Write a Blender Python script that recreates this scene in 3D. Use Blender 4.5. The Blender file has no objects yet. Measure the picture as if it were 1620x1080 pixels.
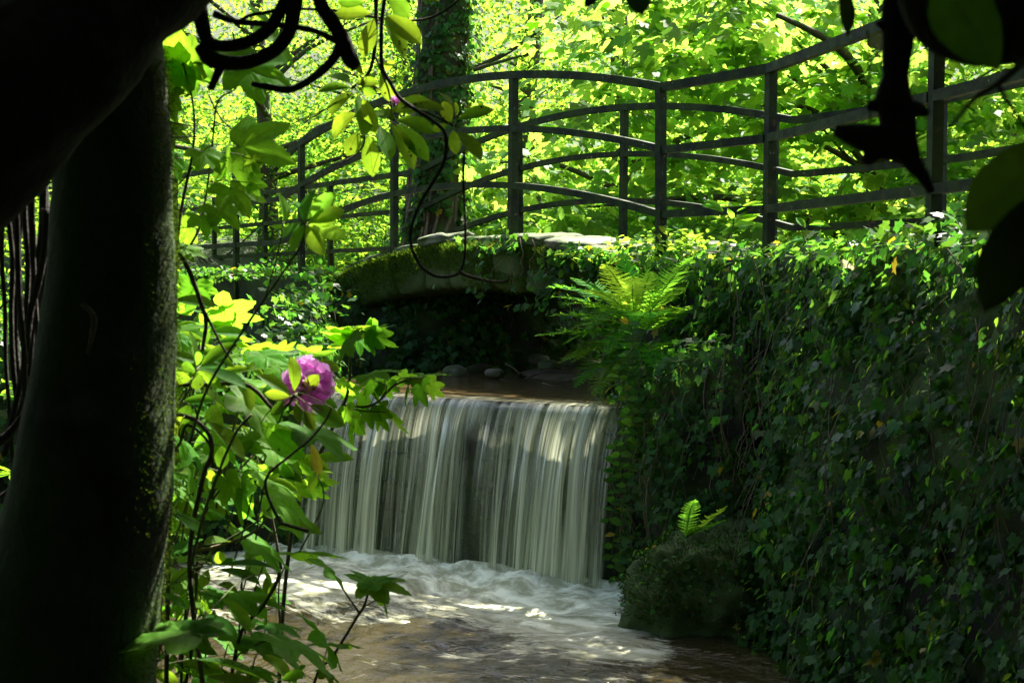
import bpy, math, random
import numpy as np
from mathutils import Vector, Matrix

# ------------------------------------------------------------------ camera, sky, sun
scene = bpy.context.scene
COL = scene.collection
EYE = 1.88                      # camera height above the pool
F = 2250.0                      # focal length in photograph pixels (50 mm on 36 mm, 1620 wide)
PITCH = math.radians(2.04)

cam_d = bpy.data.cameras.new('camera')
cam = bpy.data.objects.new('camera', cam_d)
COL.objects.link(cam)
cam.location = (0, 0, EYE)
cam.rotation_euler = (math.radians(90) - PITCH, 0, 0)
cam_d.lens = 50
cam_d.sensor_width = 36
cam_d.clip_start = 0.05
cam_d.clip_end = 400
cam_d.dof.use_dof = True
cam_d.dof.focus_distance = 10.5
cam_d.dof.aperture_fstop = 11.0
scene.camera = cam

SUN = Vector((0.42, 0.72, 1.12)).normalized()     # towards the sun
world = bpy.data.worlds.new('World')
scene.world = world
world.use_nodes = True
wt = world.node_tree
wt.nodes.clear()
wo = wt.nodes.new('ShaderNodeOutputWorld')
wb = wt.nodes.new('ShaderNodeBackground')
ws = wt.nodes.new('ShaderNodeTexSky')
ws.sky_type = 'NISHITA'
ws.sun_disc = False
ws.dust_density = 4.0
ws.ozone_density = 0.4
ws.sun_elevation = math.asin(SUN.z)
ws.sun_rotation = math.atan2(SUN.x, SUN.y)
wb.inputs['Strength'].default_value = 0.07
wt.links.new(ws.outputs[0], wb.inputs[0])
wt.links.new(wb.outputs[0], wo.inputs[0])

sun_d = bpy.data.lights.new('sun', 'SUN')
sun_d.energy = 5.0
sun_d.angle = math.radians(0.53)
sun_d.color = (1.0, 0.94, 0.83)
sun = bpy.data.objects.new('sun', sun_d)
COL.objects.link(sun)
sun.rotation_euler = SUN.to_track_quat('Z', 'Y').to_euler()
sun.location = SUN * 60

scene.view_settings.view_transform = 'Standard'
scene.view_settings.look = 'None'
scene.view_settings.exposure = 2.45
scene.view_settings.gamma = 1.0
scene.view_settings.use_curve_mapping = False
cy = scene.cycles
cy.use_denoising = True
cy.max_bounces = 8
cy.diffuse_bounces = 4
cy.glossy_bounces = 3
cy.transmission_bounces = 6
cy.transparent_max_bounces = 16
cy.sample_clamp_indirect = 8.0
cy.caustics_reflective = False
cy.caustics_refractive = False

# ------------------------------------------------------------------ helpers
rng = np.random.default_rng(11)
random.seed(5)
cp, sp = math.cos(PITCH), math.sin(PITCH)


def P(px, py, d):
    """World point seen at photograph pixel (px, py), d metres along the view axis."""
    xc = (px - 810) / F * d
    yc = -(py - 540) / F * d
    return np.array((xc, d * cp + yc * sp, EYE - d * sp + yc * cp))


def project(p):
    p = np.atleast_2d(p)
    x, y, z = p[:, 0], p[:, 1], p[:, 2] - EYE
    d = y * cp - z * sp
    u = y * sp + z * cp
    dd = np.where(d > 0.05, d, 0.05)
    return 810 + F * x / dd, 540 - F * u / dd, d


ORG = {}


def origin(o):
    return ORG.get(o.name, np.zeros(3)) if o is not None else np.zeros(3)


def tag(o, label=None, cat=None, group=None, kind=None):
    if label: o['label'] = label
    if cat: o['category'] = cat
    if group: o['group'] = group
    if kind: o['kind'] = kind
    return o


def thing(name, loc, label, cat, group=None, kind=None):
    o = bpy.data.objects.new(name, None)
    o.empty_display_size = 0.2
    COL.objects.link(o)
    o.location = loc
    ORG[o.name] = np.array(loc, dtype=float)
    return tag(o, label, cat, group, kind)


def mesh_np(name, V, Fs, mat=None, smooth=True, attrs=None):
    """V (n,3); Fs: array (m,k) or list of arrays of faces; attrs: dict name -> (n,) floats or (n,3)."""
    me = bpy.data.meshes.new(name)
    V = np.asarray(V, dtype=np.float32)
    if not isinstance(Fs, list): Fs = [Fs]
    Fs = [np.asarray(f, dtype=np.int32) for f in Fs if len(f)]
    loops = np.concatenate([f.ravel() for f in Fs])
    tot = np.concatenate([np.full(len(f), f.shape[1], dtype=np.int32) for f in Fs])
    st = np.zeros(len(tot), dtype=np.int32)
    st[1:] = np.cumsum(tot)[:-1]
    me.vertices.add(len(V)); me.vertices.foreach_set('co', V.ravel())
    me.loops.add(len(loops)); me.loops.foreach_set('vertex_index', loops)
    me.polygons.add(len(tot))
    me.polygons.foreach_set('loop_start', st)
    me.polygons.foreach_set('loop_total', tot)
    me.polygons.foreach_set('use_smooth', np.full(len(tot), smooth, dtype=bool))
    if attrs:
        for k, a in attrs.items():
            a = np.asarray(a, dtype=np.float32)
            if a.ndim == 1:
                at = me.attributes.new(k, 'FLOAT', 'POINT'); at.data.foreach_set('value', a)
            else:
                at = me.attributes.new(k, 'FLOAT_VECTOR', 'POINT'); at.data.foreach_set('vector', a.ravel())
    if mat: me.materials.append(mat)
    me.update(calc_edges=True)
    me.validate()
    return me


def obj(name, me, parent=None, loc=None):
    o = bpy.data.objects.new(name, me)
    COL.objects.link(o)
    if parent is not None: o.parent = parent
    if loc is not None: o.location = loc
    return o


def add_mesh(name, V, Fs, mat, parent=None, smooth=True, attrs=None, org=None):
    """A mesh object from WORLD coordinates; a child keeps its parent's origin, a top-level one gets org."""
    V = np.asarray(V, dtype=float)
    if parent is not None:
        o = obj(name, mesh_np(name, V - origin(parent), Fs, mat, smooth, attrs), parent)
        ORG[o.name] = origin(parent)
    else:
        og = np.array(org if org is not None else (0, 0, 0), dtype=float)
        o = obj(name, mesh_np(name, V - og, Fs, mat, smooth, attrs), None, og)
        ORG[o.name] = og
    return o


def nrm(a):
    a = np.asarray(a, dtype=float)
    return a / np.maximum(np.linalg.norm(a, axis=-1, keepdims=True), 1e-9)


# ---- numpy value noise
def _hash(ix, iy, iz, seed):
    h = (ix.astype(np.int64) * 374761393 + iy.astype(np.int64) * 668265263 + iz.astype(np.int64) * 2147483647 + seed * 1274126177) & 0xFFFFFFFF
    h = ((h ^ (h >> 13)) * 1274126177) & 0xFFFFFFFF
    h = (h ^ (h >> 16)) & 0xFFFFFFFF
    return h / 4294967295.0


def vnoise(p, seed=0):
    p = np.asarray(p, dtype=float)
    if p.shape[-1] == 2: p = np.concatenate([p, np.zeros(p.shape[:-1] + (1,))], -1)
    i = np.floor(p).astype(np.int64); f = p - i
    f = f * f * (3 - 2 * f)
    r = 0
    for dx in (0, 1):
        for dy in (0, 1):
            for dz in (0, 1):
                w = (f[..., 0] if dx else 1 - f[..., 0]) * (f[..., 1] if dy else 1 - f[..., 1]) * (f[..., 2] if dz else 1 - f[..., 2])
                r = r + w * _hash(i[..., 0] + dx, i[..., 1] + dy, i[..., 2] + dz, seed)
    return r * 2 - 1


def fbm(p, oct=4, seed=0):
    p = np.asarray(p, dtype=float); r = 0; a = .5
    for k in range(oct):
        r = r + a * vnoise(p * 2 ** k + 17.3 * k, seed + k); a *= .5
    return r


def sstep(a, b, x):
    t = np.clip((x - a) / (b - a), 0, 1)
    return t * t * (3 - 2 * t)


# ---- curves and tubes
def catmull(pts, n):
    pts = np.asarray(pts, dtype=float)
    if len(pts) == 2:
        t = np.linspace(0, 1, n)[:, None]
        return pts[0] * (1 - t) + pts[1] * t
    q = np.vstack([2 * pts[0] - pts[1], pts, 2 * pts[-1] - pts[-2]])
    ts = np.linspace(0, len(pts) - 1 - 1e-6, n)
    i = ts.astype(int); f = (ts - i)[:, None]
    p0, p1, p2, p3 = q[i], q[i + 1], q[i + 2], q[i + 3]
    return .5 * (2 * p1 + (p2 - p0) * f + (2 * p0 - 5 * p1 + 4 * p2 - p3) * f ** 2 + (3 * p1 - p0 - 3 * p2 + p3) * f ** 3)


def tube(pts, radii, segs=8, n=None, rough=0.0, freq=6.0, seed=0, cap=True, lump=0.0):
    """Vertices and faces of a smooth tapered tube through world points."""
    pts = np.asarray(pts, dtype=float)
    n = n or max(4, 5 * (len(pts) - 1) + 1)
    c = catmull(pts, n)
    r = np.interp(np.linspace(0, 1, n), np.linspace(0, 1, len(radii)), radii)
    t = nrm(np.gradient(c, axis=0))
    up = np.array((0.13, 0.2, 1.0)) if abs(t[0][2]) < .8 else np.array((1.0, .1, .05))
    rings = []
    u = up
    for k in range(n):
        u = u - t[k] * np.dot(u, t[k]); u = u / (np.linalg.norm(u) + 1e-9)
        v = np.cross(t[k], u)
        a = np.linspace(0, 2 * np.pi, segs, endpoint=False)
        rings.append(c[k] + r[k] * (np.cos(a)[:, None] * u + np.sin(a)[:, None] * v))
    V = np.array(rings)
    if rough:
        d = V - c[:, None, :]
        f = 1 + rough * fbm(V * freq, 4, seed) + lump * fbm(V * freq * .3, 2, seed + 9)
        V = c[:, None, :] + d * f[..., None]
    V = V.reshape(-1, 3)
    k = np.arange(n - 1)[:, None] * segs; s = np.arange(segs)[None, :]
    s2 = (s + 1) % segs
    Q = np.stack([k + s, k + s2, k + segs + s2, k + segs + s], -1).reshape(-1, 4)
    if cap:
        V = np.vstack([V, c[0], c[-1]])
        a = np.arange(segs); b = (a + 1) % segs
        T = np.vstack([np.stack([b, a, np.full(segs, n * segs)], -1),
                       np.stack([a + (n - 1) * segs, b + (n - 1) * segs, np.full(segs, n * segs + 1)], -1)])
        return V, Q, T
    return V, Q, np.zeros((0, 3), int)


class Join:
    """Collects world-space geometry into one mesh."""
    def __init__(s): s.V = []; s.Q = []; s.T = []; s.n = 0
    def add(s, V, Q=(), T=()):
        V = np.asarray(V, dtype=float)
        if len(Q): s.Q.append(np.asarray(Q) + s.n)
        if len(T): s.T.append(np.asarray(T) + s.n)
        s.V.append(V); s.n += len(V)
    def tube(s, *a, **k): s.add(*tube(*a, **k))
    def box(s, c, ax, ay, az):
        c, ax, ay, az = (np.asarray(v, dtype=float) for v in (c, ax, ay, az))
        sg = [(-1, -1, -1), (1, -1, -1), (1, 1, -1), (-1, 1, -1), (-1, -1, 1), (1, -1, 1), (1, 1, 1), (-1, 1, 1)]
        s.add([c + a * ax + b * ay + d * az for a, b, d in sg],
              [(0, 3, 2, 1), (4, 5, 6, 7), (0, 1, 5, 4), (1, 2, 6, 5), (2, 3, 7, 6), (3, 0, 4, 7)])
    def build(s, name, mat, parent=None, smooth=True, org=None):
        fs = []
        if s.Q: fs.append(np.concatenate(s.Q))
        if s.T: fs.append(np.concatenate(s.T))
        return add_mesh(name, np.concatenate(s.V), fs, mat, parent, smooth, None, org)


def rock_mesh(c, rad, seed, sub=2, rough=.25, freq=2.0, square=0.0):
    """A stone: subdivided cube pushed towards a sphere or kept blocky, roughened."""
    n = 2 ** sub + 1
    g = np.linspace(-1, 1, n)
    A, B = np.meshgrid(g, g, indexing='ij')
    V = []; Q = []
    for ax in range(3):
        for sgn in (-1, 1):
            base = len(V) * n * n
            f = np.zeros((n, n, 3)); f[..., ax] = sgn
            f[..., (ax + 1) % 3] = A; f[..., (ax + 2) % 3] = B
            V.append(f.reshape(-1, 3))
            i, j = np.meshgrid(np.arange(n - 1), np.arange(n - 1), indexing='ij')
            q = np.stack([i * n + j, (i + 1) * n + j, (i + 1) * n + j + 1, i * n + j + 1], -1).reshape(-1, 4)
            if sgn < 0: q = q[:, ::-1]
            Q.append(q + base)
    V = np.vstack(V); Q = np.vstack(Q)
    sph = nrm(V)
    p = (2.0 if square <= 0 else 2.0 + 8 * square)
    k = (np.abs(V) ** p).sum(1) ** (1 / p)
    D = V / k[:, None]
    W = D * np.asarray(rad)
    W = W + sph * (fbm(W * freq / max(rad) * 1.0 + seed * 3.7, 4, seed) * rough * min(rad))[:, None]
    # merge duplicated seams
    key = np.round(V * 1000).astype(int)
    _, idx, inv = np.unique(key, axis=0, return_index=True, return_inverse=True)
    inv = inv.ravel()
    return W[idx] + np.asarray(c), inv[Q]


# ---- leaf templates: stem at origin, tip at +Y, face +Z
def fan(poly, rings=1, droop=.15, fold=.06, ctr=(0, .08), wave=0.0):
    poly = np.asarray(poly, dtype=float); m = len(poly); c = np.asarray(ctr)
    pts = [c[None]]
    for k in range(1, rings + 1):
        pts.append(c + (poly - c) * (k / rings))
    xy = np.vstack(pts)
    r2 = xy[:, 0] ** 2 + xy[:, 1] ** 2
    z = -droop * r2 - fold * np.abs(xy[:, 0]) * 0 + fold * np.minimum(np.abs(xy[:, 0]) * 1.5, .4)
    if wave: z = z + wave * np.sin(xy[:, 0] * 13 + xy[:, 1] * 9)
    V = np.column_stack([xy, z])
    T = [(0, 1 + i, 1 + (i + 1) % m) for i in range(m)]
    for k in range(1, rings):
        a = 1 + (k - 1) * m; b = 1 + k * m
        for i in range(m):
            j = (i + 1) % m
            T += [(a + i, b + i, b + j), (a + i, b + j, a + j)]
    return V, np.array(T)


def polar(spec):
    """spec: list of (angle from +Y in degrees on the right side, length); mirrored."""
    right = [(math.sin(math.radians(a)) * l, math.cos(math.radians(a)) * l) for a, l in spec]
    left = [(-x, y) for x, y in right[::-1] if abs(x) > 1e-6]
    mid = right[:]
    return [(-x, y) for x, y in []] + mid[::-1][0:0] + mid + left


SYC = polar([(0, 1), (27, .63), (50, .88), (80, .54), (104, .62), (140, .36), (180, .06)])
SYC_HI = polar([(0, 1), (5, .90), (10, .86), (11, .80), (17, .74), (18, .69), (26, .58), (35, .70), (36, .76), (42, .82), (43, .87), (50, .94), (56, .84), (58, .80), (65, .73),
                (78, .52), (90, .62), (92, .66), (104, .70), (112, .60), (124, .50), (140, .38), (158, .24), (180, .06)])
IVY = polar([(0, 1), (24, .56), (48, .74), (78, .48), (108, .56), (145, .3), (180, .08)])
T_SYC = fan(SYC, 1, .16, .10)
T_SYC_HI = fan(SYC_HI, 3, .22, .14, wave=.02)
T_IVY = fan(IVY, 1, .12, .08)
T_IVY_HI = fan(IVY, 2, .15, .10)


def strip_leaf(widths, droop, fold, rows):
    ys = np.linspace(0, 1, rows); w = np.interp(ys, np.linspace(0, 1, len(widths)), widths)
    V = []
    for y, h in zip(ys, w):
        z = -droop * y * y
        V += [(-h, y, z + fold * h), (0, y, z), (h, y, z + fold * h)]
    Fq = []
    for k in range(rows - 1):
        a = 3 * k; b = a + 3
        Fq += [(a, a + 1, b), (a + 1, b + 1, b), (a + 1, a + 2, b + 1), (a + 2, b + 2, b + 1)]
    return np.array(V, dtype=float), np.array(Fq)


T_RHO = strip_leaf([.012, .08, .13, .16, .175, .16, .11, .004], .12, .45, 9)
T_OVA = strip_leaf([.02, .24, .30, .18, .005], .12, .35, 5)
T_OVA_LO = strip_leaf([.03, .27, .005], .10, .3, 3)
T_BLADE = (np.array([(-.09, 0, 0), (.09, 0, 0), (0, 1, .05)], dtype=float), np.array([(0, 1, 2)]))


def leaf_frames(axis, normal):
    Y = nrm(axis)
    Z = normal - Y * (normal * Y).sum(-1, keepdims=True)
    Z = nrm(Z)
    X = np.cross(Y, Z)
    return X, Y, Z


def leaf_batch(name, tmpl, mat, pos, axis, normal, size, parent=None, width=None, org=None, kind=None):
    tv, tt = tmpl
    n = len(pos)
    if n == 0: return None
    X, Y, Z = leaf_frames(np.asarray(axis), np.asarray(normal))
    size = np.broadcast_to(np.asarray(size, dtype=float), (n,))
    w = size if width is None else size * np.broadcast_to(np.asarray(width, dtype=float), (n,))
    V = (pos[:, None, :] + X[:, None, :] * (tv[None, :, 0, None] * w[:, None, None])
         + Y[:, None, :] * (tv[None, :, 1, None] * size[:, None, None])
         + Z[:, None, :] * (tv[None, :, 2, None] * size[:, None, None]))
    m = len(tv)
    T = (tt[None] + (np.arange(n) * m)[:, None, None]).reshape(-1, 3)
    var = np.repeat(rng.random(n), m)
    luv = np.tile(tv, (n, 1))
    o = add_mesh(name, V.reshape(-1, 3), T, mat, parent, True, {'var': var, 'luv': luv}, org)
    if kind: o['kind'] = kind
    return o


_LM = {}


def leaf_mesh(tmpl_name, tmpl, mat):
    k = (tmpl_name, mat.name)
    if k not in _LM:
        _LM[k] = mesh_np(tmpl_name, tmpl[0], tmpl[1], mat, True, {'var': np.zeros(len(tmpl[0])), 'luv': tmpl[0]})
    return _LM[k]


def leaf_obj(parent, me, pos, axis, normal, size, width=1.0, name='leaf'):
    X, Y, Z = leaf_frames(np.atleast_2d(axis), np.atleast_2d(normal))
    M = Matrix(((*X[0] * size * width, 0), (*Y[0] * size, 0), (*Z[0] * size, 0), (0, 0, 0, 1))).transposed()
    M.translation = Vector(np.asarray(pos) - origin(parent))
    o = bpy.data.objects.new(name, me)
    COL.objects.link(o)
    o.parent = parent
    o.matrix_local = M
    return o


def leaves(parent, tmpl_name, tmpl, mat, pos, axis, normal, size, n_parts=0, hi=None, mass='foliage', cam_near=0.0):
    """The n_parts leaves that show largest become parts of their own, the rest one mass."""
    pos, axis, normal = np.asarray(pos), np.asarray(axis), np.asarray(normal)
    size = np.broadcast_to(np.asarray(size, dtype=float), (len(pos),))
    keep = np.ones(len(pos), bool)
    if n_parts:
        px, py, d = project(pos)
        _, _, Z = leaf_frames(axis, normal)
        facing = np.abs((Z * nrm(pos - np.array((0, 0, EYE)))).sum(1))
        inside = (px > 5) & (px < 1615) & (py > 5) & (py < 1075) & (d > .3)
        sc = np.where(inside, size / d * (0.3 + facing) * np.exp(-cam_near * (d - d.min())), -1)
        idx = np.argsort(-sc)[:n_parts]
        idx = idx[sc[idx] > 0]
        me = leaf_mesh(tmpl_name, hi or tmpl, mat)
        for i in idx:
            leaf_obj(parent, me, pos[i], axis[i], normal[i], float(size[i]))
        keep[idx] = False
    if keep.any():
        leaf_batch(mass, tmpl, mat, pos[keep], axis[keep], normal[keep], size[keep], parent, kind='stuff')


# ------------------------------------------------------------------ materials
def newmat(name):
    m = bpy.data.materials.new(name)
    m.use_nodes = True
    m.node_tree.nodes.clear()
    return m, m.node_tree


def N(t, typ, props=None, ins=None, **kw):
    n = t.nodes.new('ShaderNode' + typ)
    for k, v in (props or {}).items(): setattr(n, k, v)
    items = list((ins or {}).items()) if isinstance(ins, dict) else list(enumerate(ins or []))
    items += [(k.replace('_', ' '), v) for k, v in kw.items()]
    for k, v in items:
        if v is None: continue
        s = n.inputs[k]
        if isinstance(v, bpy.types.NodeSocket): t.links.new(v, s)
        elif isinstance(v, bpy.types.Node): t.links.new(v.outputs[0], s)
        else: s.default_value = v
    return n


def math_(t, op, a, b=0.0, c=None, clamp=False):
    return N(t, 'Math', {'operation': op, 'use_clamp': clamp}, [a, b] + ([c] if c is not None else [])).outputs[0]


def mixc(t, f, a, b, bt='MIX'):
    a = (*a, 1) if isinstance(a, tuple) and len(a) == 3 else a
    b = (*b, 1) if isinstance(b, tuple) and len(b) == 3 else b
    n = N(t, 'Mix', {'data_type': 'RGBA', 'blend_type': bt, 'clamp_factor': True}, {0: f, 6: a, 7: b})
    return n.outputs[2]


def ramp(t, f, stops):
    n = N(t, 'ValToRGB', None, [f])
    e = n.color_ramp.elements
    while len(e) < len(stops): e.new(.5)
    for k, (p, c) in enumerate(stops):
        e[k].position = p
        e[k].color = (c, c, c, 1) if isinstance(c, (int, float)) else (*c, 1)
    return n.outputs[0]


def noise_(t, vec, scale, detail=4.0, rough=.55, dist=0.0):
    return N(t, 'TexNoise', None, {'Vector': vec, 'Scale': scale, 'Detail': detail, 'Roughness': rough, 'Distortion': dist}).outputs[0]


def finish(t, sh, disp=None):
    o = N(t, 'OutputMaterial')
    t.links.new(sh if isinstance(sh, bpy.types.NodeSocket) else sh.outputs[0], o.inputs[0])


def leaf_mat(name, refl, trans, var=.3, rough=.38, gloss=.05, vein=None, spots=0.0, yellow=0.0, hue=.03):
    m, t = newmat(name)
    at = N(t, 'Attribute', {'attribute_name': 'var'}).outputs['Fac']
    oi = N(t, 'ObjectInfo').outputs['Random']
    v = math_(t, 'FRACT', math_(t, 'ADD', at, oi))
    v2 = math_(t, 'FRACT', math_(t, 'MULTIPLY', v, 7.31))
    v3 = math_(t, 'FRACT', math_(t, 'MULTIPLY', v, 23.7))
    geo = N(t, 'NewGeometry').outputs['Position']
    val = math_(t, 'ADD', math_(t, 'MULTIPLY', v2, 2 * var), 1 - var)
    hs = math_(t, 'ADD', math_(t, 'MULTIPLY', v, 2 * hue), .5 - hue)
    luv = N(t, 'Attribute', {'attribute_name': 'luv'}).outputs['Vector']
    blot = noise_(t, geo, 60.0, 3.0)
    rc = N(t, 'HueSaturation', None, {'Hue': hs, 'Saturation': 1.0, 'Value': val, 'Color': (*refl, 1)}).outputs[0]
    tc = N(t, 'HueSaturation', None, {'Hue': hs, 'Saturation': 1.0, 'Value': val, 'Color': (*trans, 1)}).outputs[0]
    sc = ramp(t, blot, [(.3, .8), (.7, 1.12)])
    rc = mixc(t, 1.0, rc, sc, 'MULTIPLY'); tc = mixc(t, 1.0, tc, sc, 'MULTIPLY')
    if yellow:
        yf = math_(t, 'GREATER_THAN', v3, 1 - yellow)
        rc = mixc(t, yf, rc, (.32, .24, .02)); tc = mixc(t, yf, tc, (.55, .42, .02))
    if vein:
        s = N(t, 'SeparateXYZ', None, [luv])
        x = math_(t, 'ABSOLUTE', s.outputs[0]); y = s.outputs[1]
        if vein == 'pinnate':
            mid = math_(t, 'LESS_THAN', x, .010)
            w = math_(t, 'PINGPONG', math_(t, 'SUBTRACT', math_(t, 'MULTIPLY', y, 11.0), math_(t, 'MULTIPLY', x, 9.0)), .5)
            side = math_(t, 'MULTIPLY', math_(t, 'LESS_THAN', w, .06), .45)
        else:
            ang = math_(t, 'ARCTAN2', x, y)
            r = math_(t, 'SQRT', math_(t, 'ADD', math_(t, 'MULTIPLY', x, x), math_(t, 'MULTIPLY', y, y)))
            w = math_(t, 'MULTIPLY', math_(t, 'PINGPONG', ang, .44), r)
            mid = math_(t, 'LESS_THAN', w, .011)
            w2 = math_(t, 'PINGPONG', math_(t, 'ADD', math_(t, 'MULTIPLY', r, 9.0), math_(t, 'MULTIPLY', math_(t, 'PINGPONG', ang, .44), -6.0)), .5)
            side = math_(t, 'MULTIPLY', math_(t, 'LESS_THAN', w2, .05), .4)
        vf = math_(t, 'MAXIMUM', mid, side)
        rc = mixc(t, math_(t, 'MULTIPLY', vf, .5), rc, (.16, .22, .06))
        tc = mixc(t, math_(t, 'MULTIPLY', vf, .55), tc, (trans[0] * .45, trans[1] * .42, trans[2] * .3))
    if spots:
        vo = N(t, 'TexVoronoi', None, {'Vector': geo, 'Scale': 75.0}).outputs['Distance']
        sf = math_(t, 'MULTIPLY', math_(t, 'LESS_THAN', vo, .22), math_(t, 'LESS_THAN', v3, spots))
        pat = math_(t, 'GREATER_THAN', noise_(t, geo, 22.0, 2.0), .56)
        sf = math_(t, 'MULTIPLY', sf, pat)
        rc = mixc(t, sf, rc, (.06, .03, .01)); tc = mixc(t, sf, tc, (.05, .025, .005))
    d = N(t, 'BsdfDiffuse', None, {'Color': rc})
    tr = N(t, 'BsdfTranslucent', None, {'Color': tc})
    mx = N(t, 'MixShader', None, [.5, d.outputs[0], tr.outputs[0]])
    gl = N(t, 'BsdfGlossy', None, {'Color': (1, 1, 1, 1), 'Roughness': rough})
    lw = N(t, 'LayerWeight', None, {'Blend': .12}).outputs['Fresnel']
    gf = math_(t, 'ADD', math_(t, 'MULTIPLY', lw, gloss * .9), gloss * .25, clamp=True)
    fin = N(t, 'MixShader', None, [gf, mx.outputs[0], gl.outputs[0]])
    finish(t, fin)
    return m


M_SYC = leaf_mat('sycamore_leaf', (.055, .15, .018), (.47, .79, .09), .28, .5, .014, 'palmate', hue=.022)
M_SYC_FG = leaf_mat('sycamore_leaf_near', (.045, .14, .016), (.28, .61, .025), .22, .5, .005, 'palmate', hue=.018)
M_RHO = leaf_mat('rhododendron_leaf', (.036, .10, .016), (.25, .48, .02), .3, .42, .009, 'pinnate', spots=.45)
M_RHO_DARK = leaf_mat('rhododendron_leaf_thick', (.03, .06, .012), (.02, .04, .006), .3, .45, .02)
M_IVY = leaf_mat('ivy_leaf', (.030, .100, .018), (.12, .34, .025), .5, .36, .03, 'palmate', yellow=.014, hue=.02)
M_SMALL = leaf_mat('small_tree_leaf', (.05, .13, .02), (.42, .70, .05), .4, .45, .012, hue=.025)
M_BUSH = leaf_mat('bush_leaf', (.04, .12, .02), (.33, .62, .04), .4, .45, .012, hue=.03)
M_FERN = leaf_mat('fern_leaf', (.05, .16, .018), (.30, .66, .035), .2, .5, .01)
M_MOSS_DK = leaf_mat('dark_moss_blade', (.028, .058, .006), (.05, .09, .006), .45, .8, .0)
M_MOSS = leaf_mat('moss_blade', (.05, .10, .010), (.10, .18, .012), .45, .8, .0)


def stone_mat(name, base, moss=.5, wet=0.0, scale=1.0):
    m, t = newmat(name)
    tc = N(t, 'NewGeometry')
    pos = tc.outputs['Position']
    n1 = noise_(t, pos, 3.0 * scale, 6.0, .65); n2 = noise_(t, pos, 26.0 * scale, 6.0, .7); n3 = noise_(t, pos, 1.4 * scale, 3.0)
    oi = N(t, 'ObjectInfo').outputs['Random']
    c = mixc(t, n1, tuple(b * .45 for b in base), tuple(b * 1.35 for b in base))
    c = mixc(t, math_(t, 'MULTIPLY', n2, .6), c, tuple(b * .6 for b in base))
    c = mixc(t, math_(t, 'MULTIPLY', oi, .4), c, tuple(b * .5 for b in base))
    lich = ramp(t, noise_(t, pos, 9.0 * scale, 4.0, .7), [(.60, 0.0), (.68, 1.0)])
    c = mixc(t, math_(t, 'MULTIPLY', lich, .35), c, (.33, .34, .27))
    up = N(t, 'SeparateXYZ', None, [tc.outputs['Normal']]).outputs[2]
    mf = math_(t, 'ADD', math_(t, 'MULTIPLY', n3, 1.3), math_(t, 'MULTIPLY', n1, .5))
    mf = math_(t, 'ADD', mf, math_(t, 'MULTIPLY', up, .05))
    mf = ramp(t, mf, [(max(0.0, 1.0 - moss * .7 - .12), 0.0), (min(1.0, 1.0 - moss * .7 + .12), 1.0)])
    mc = mixc(t, n2, (.016, .038, .004), (.075, .12, .014))
    c = mixc(t, math_(t, 'MULTIPLY', mf, .92), c, mc)
    b = N(t, 'Bump', None, {'Strength': .8, 'Distance': .02, 'Height': math_(t, 'ADD', n2, math_(t, 'MULTIPLY', n1, .6))})
    p = N(t, 'BsdfPrincipled', None, {'Base Color': c, 'Roughness': .85 - .5 * wet, 'Normal': b.outputs[0]})
    finish(t, p)
    return m


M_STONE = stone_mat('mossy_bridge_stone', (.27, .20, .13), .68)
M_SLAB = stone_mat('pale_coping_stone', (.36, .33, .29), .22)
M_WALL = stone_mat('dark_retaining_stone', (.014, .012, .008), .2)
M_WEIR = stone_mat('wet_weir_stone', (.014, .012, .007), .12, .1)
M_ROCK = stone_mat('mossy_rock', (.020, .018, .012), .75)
M_PEBBLE = stone_mat('stream_stone', (.25, .20, .14), .12, .5, 3.0)


def bark_mat(name, dark, light, moss=.3, scale=1.0):
    m, t = newmat(name)
    geo = N(t, 'NewGeometry'); pos = geo.outputs['Position']
    mp = N(t, 'Mapping', None, {'Vector': pos, 'Scale': (1, 1, .28)}).outputs[0]
    n1 = noise_(t, mp, 22 * scale, 6, .65, .6); n2 = noise_(t, pos, 5 * scale, 4); n3 = noise_(t, pos, 90 * scale, 3)
    c = mixc(t, n1, dark, light)
    c = mixc(t, ramp(t, noise_(t, pos, 14 * scale, 4), [(.55, 0.0), (.7, 1.0)]), c, tuple(min(1, a * 1.25 + .02) for a in light))
    mf = ramp(t, n2, [(max(.01, .75 - moss * .6), 0.0), (min(.99, .92 - moss * .5), 1.0)])
    c = mixc(t, math_(t, 'MULTIPLY', mf, .9), c, mixc(t, n3, (.02, .05, .006), (.06, .12, .014)))
    b = N(t, 'Bump', None, {'Strength': .9, 'Distance': .012, 'Height': math_(t, 'ADD', n1, math_(t, 'MULTIPLY', n3, .35))})
    finish(t, N(t, 'BsdfPrincipled', None, {'Base Color': c, 'Roughness': .9, 'Normal': b.outputs[0]}))
    return m


M_BARK = bark_mat('mossy_trunk_bark', (.028, .019, .011), (.085, .058, .034), .5)
M_BARK_FG = bark_mat('grey_green_bark', (.020, .018, .013), (.065, .058, .042), .75)
M_TWIG = bark_mat('twig_bark', (.03, .022, .014), (.085, .065, .04), .1, 2.0)
M_LIMB = bark_mat('dark_limb_bark', (.010, .008, .005), (.03, .024, .016), .3)
M_STEM = bark_mat('green_stem', (.06, .08, .02), (.12, .14, .04), .1, 2.0)
M_VINE = bark_mat('pale_vine_bark', (.10, .075, .045), (.26, .20, .13), .05, 3.0)


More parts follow.
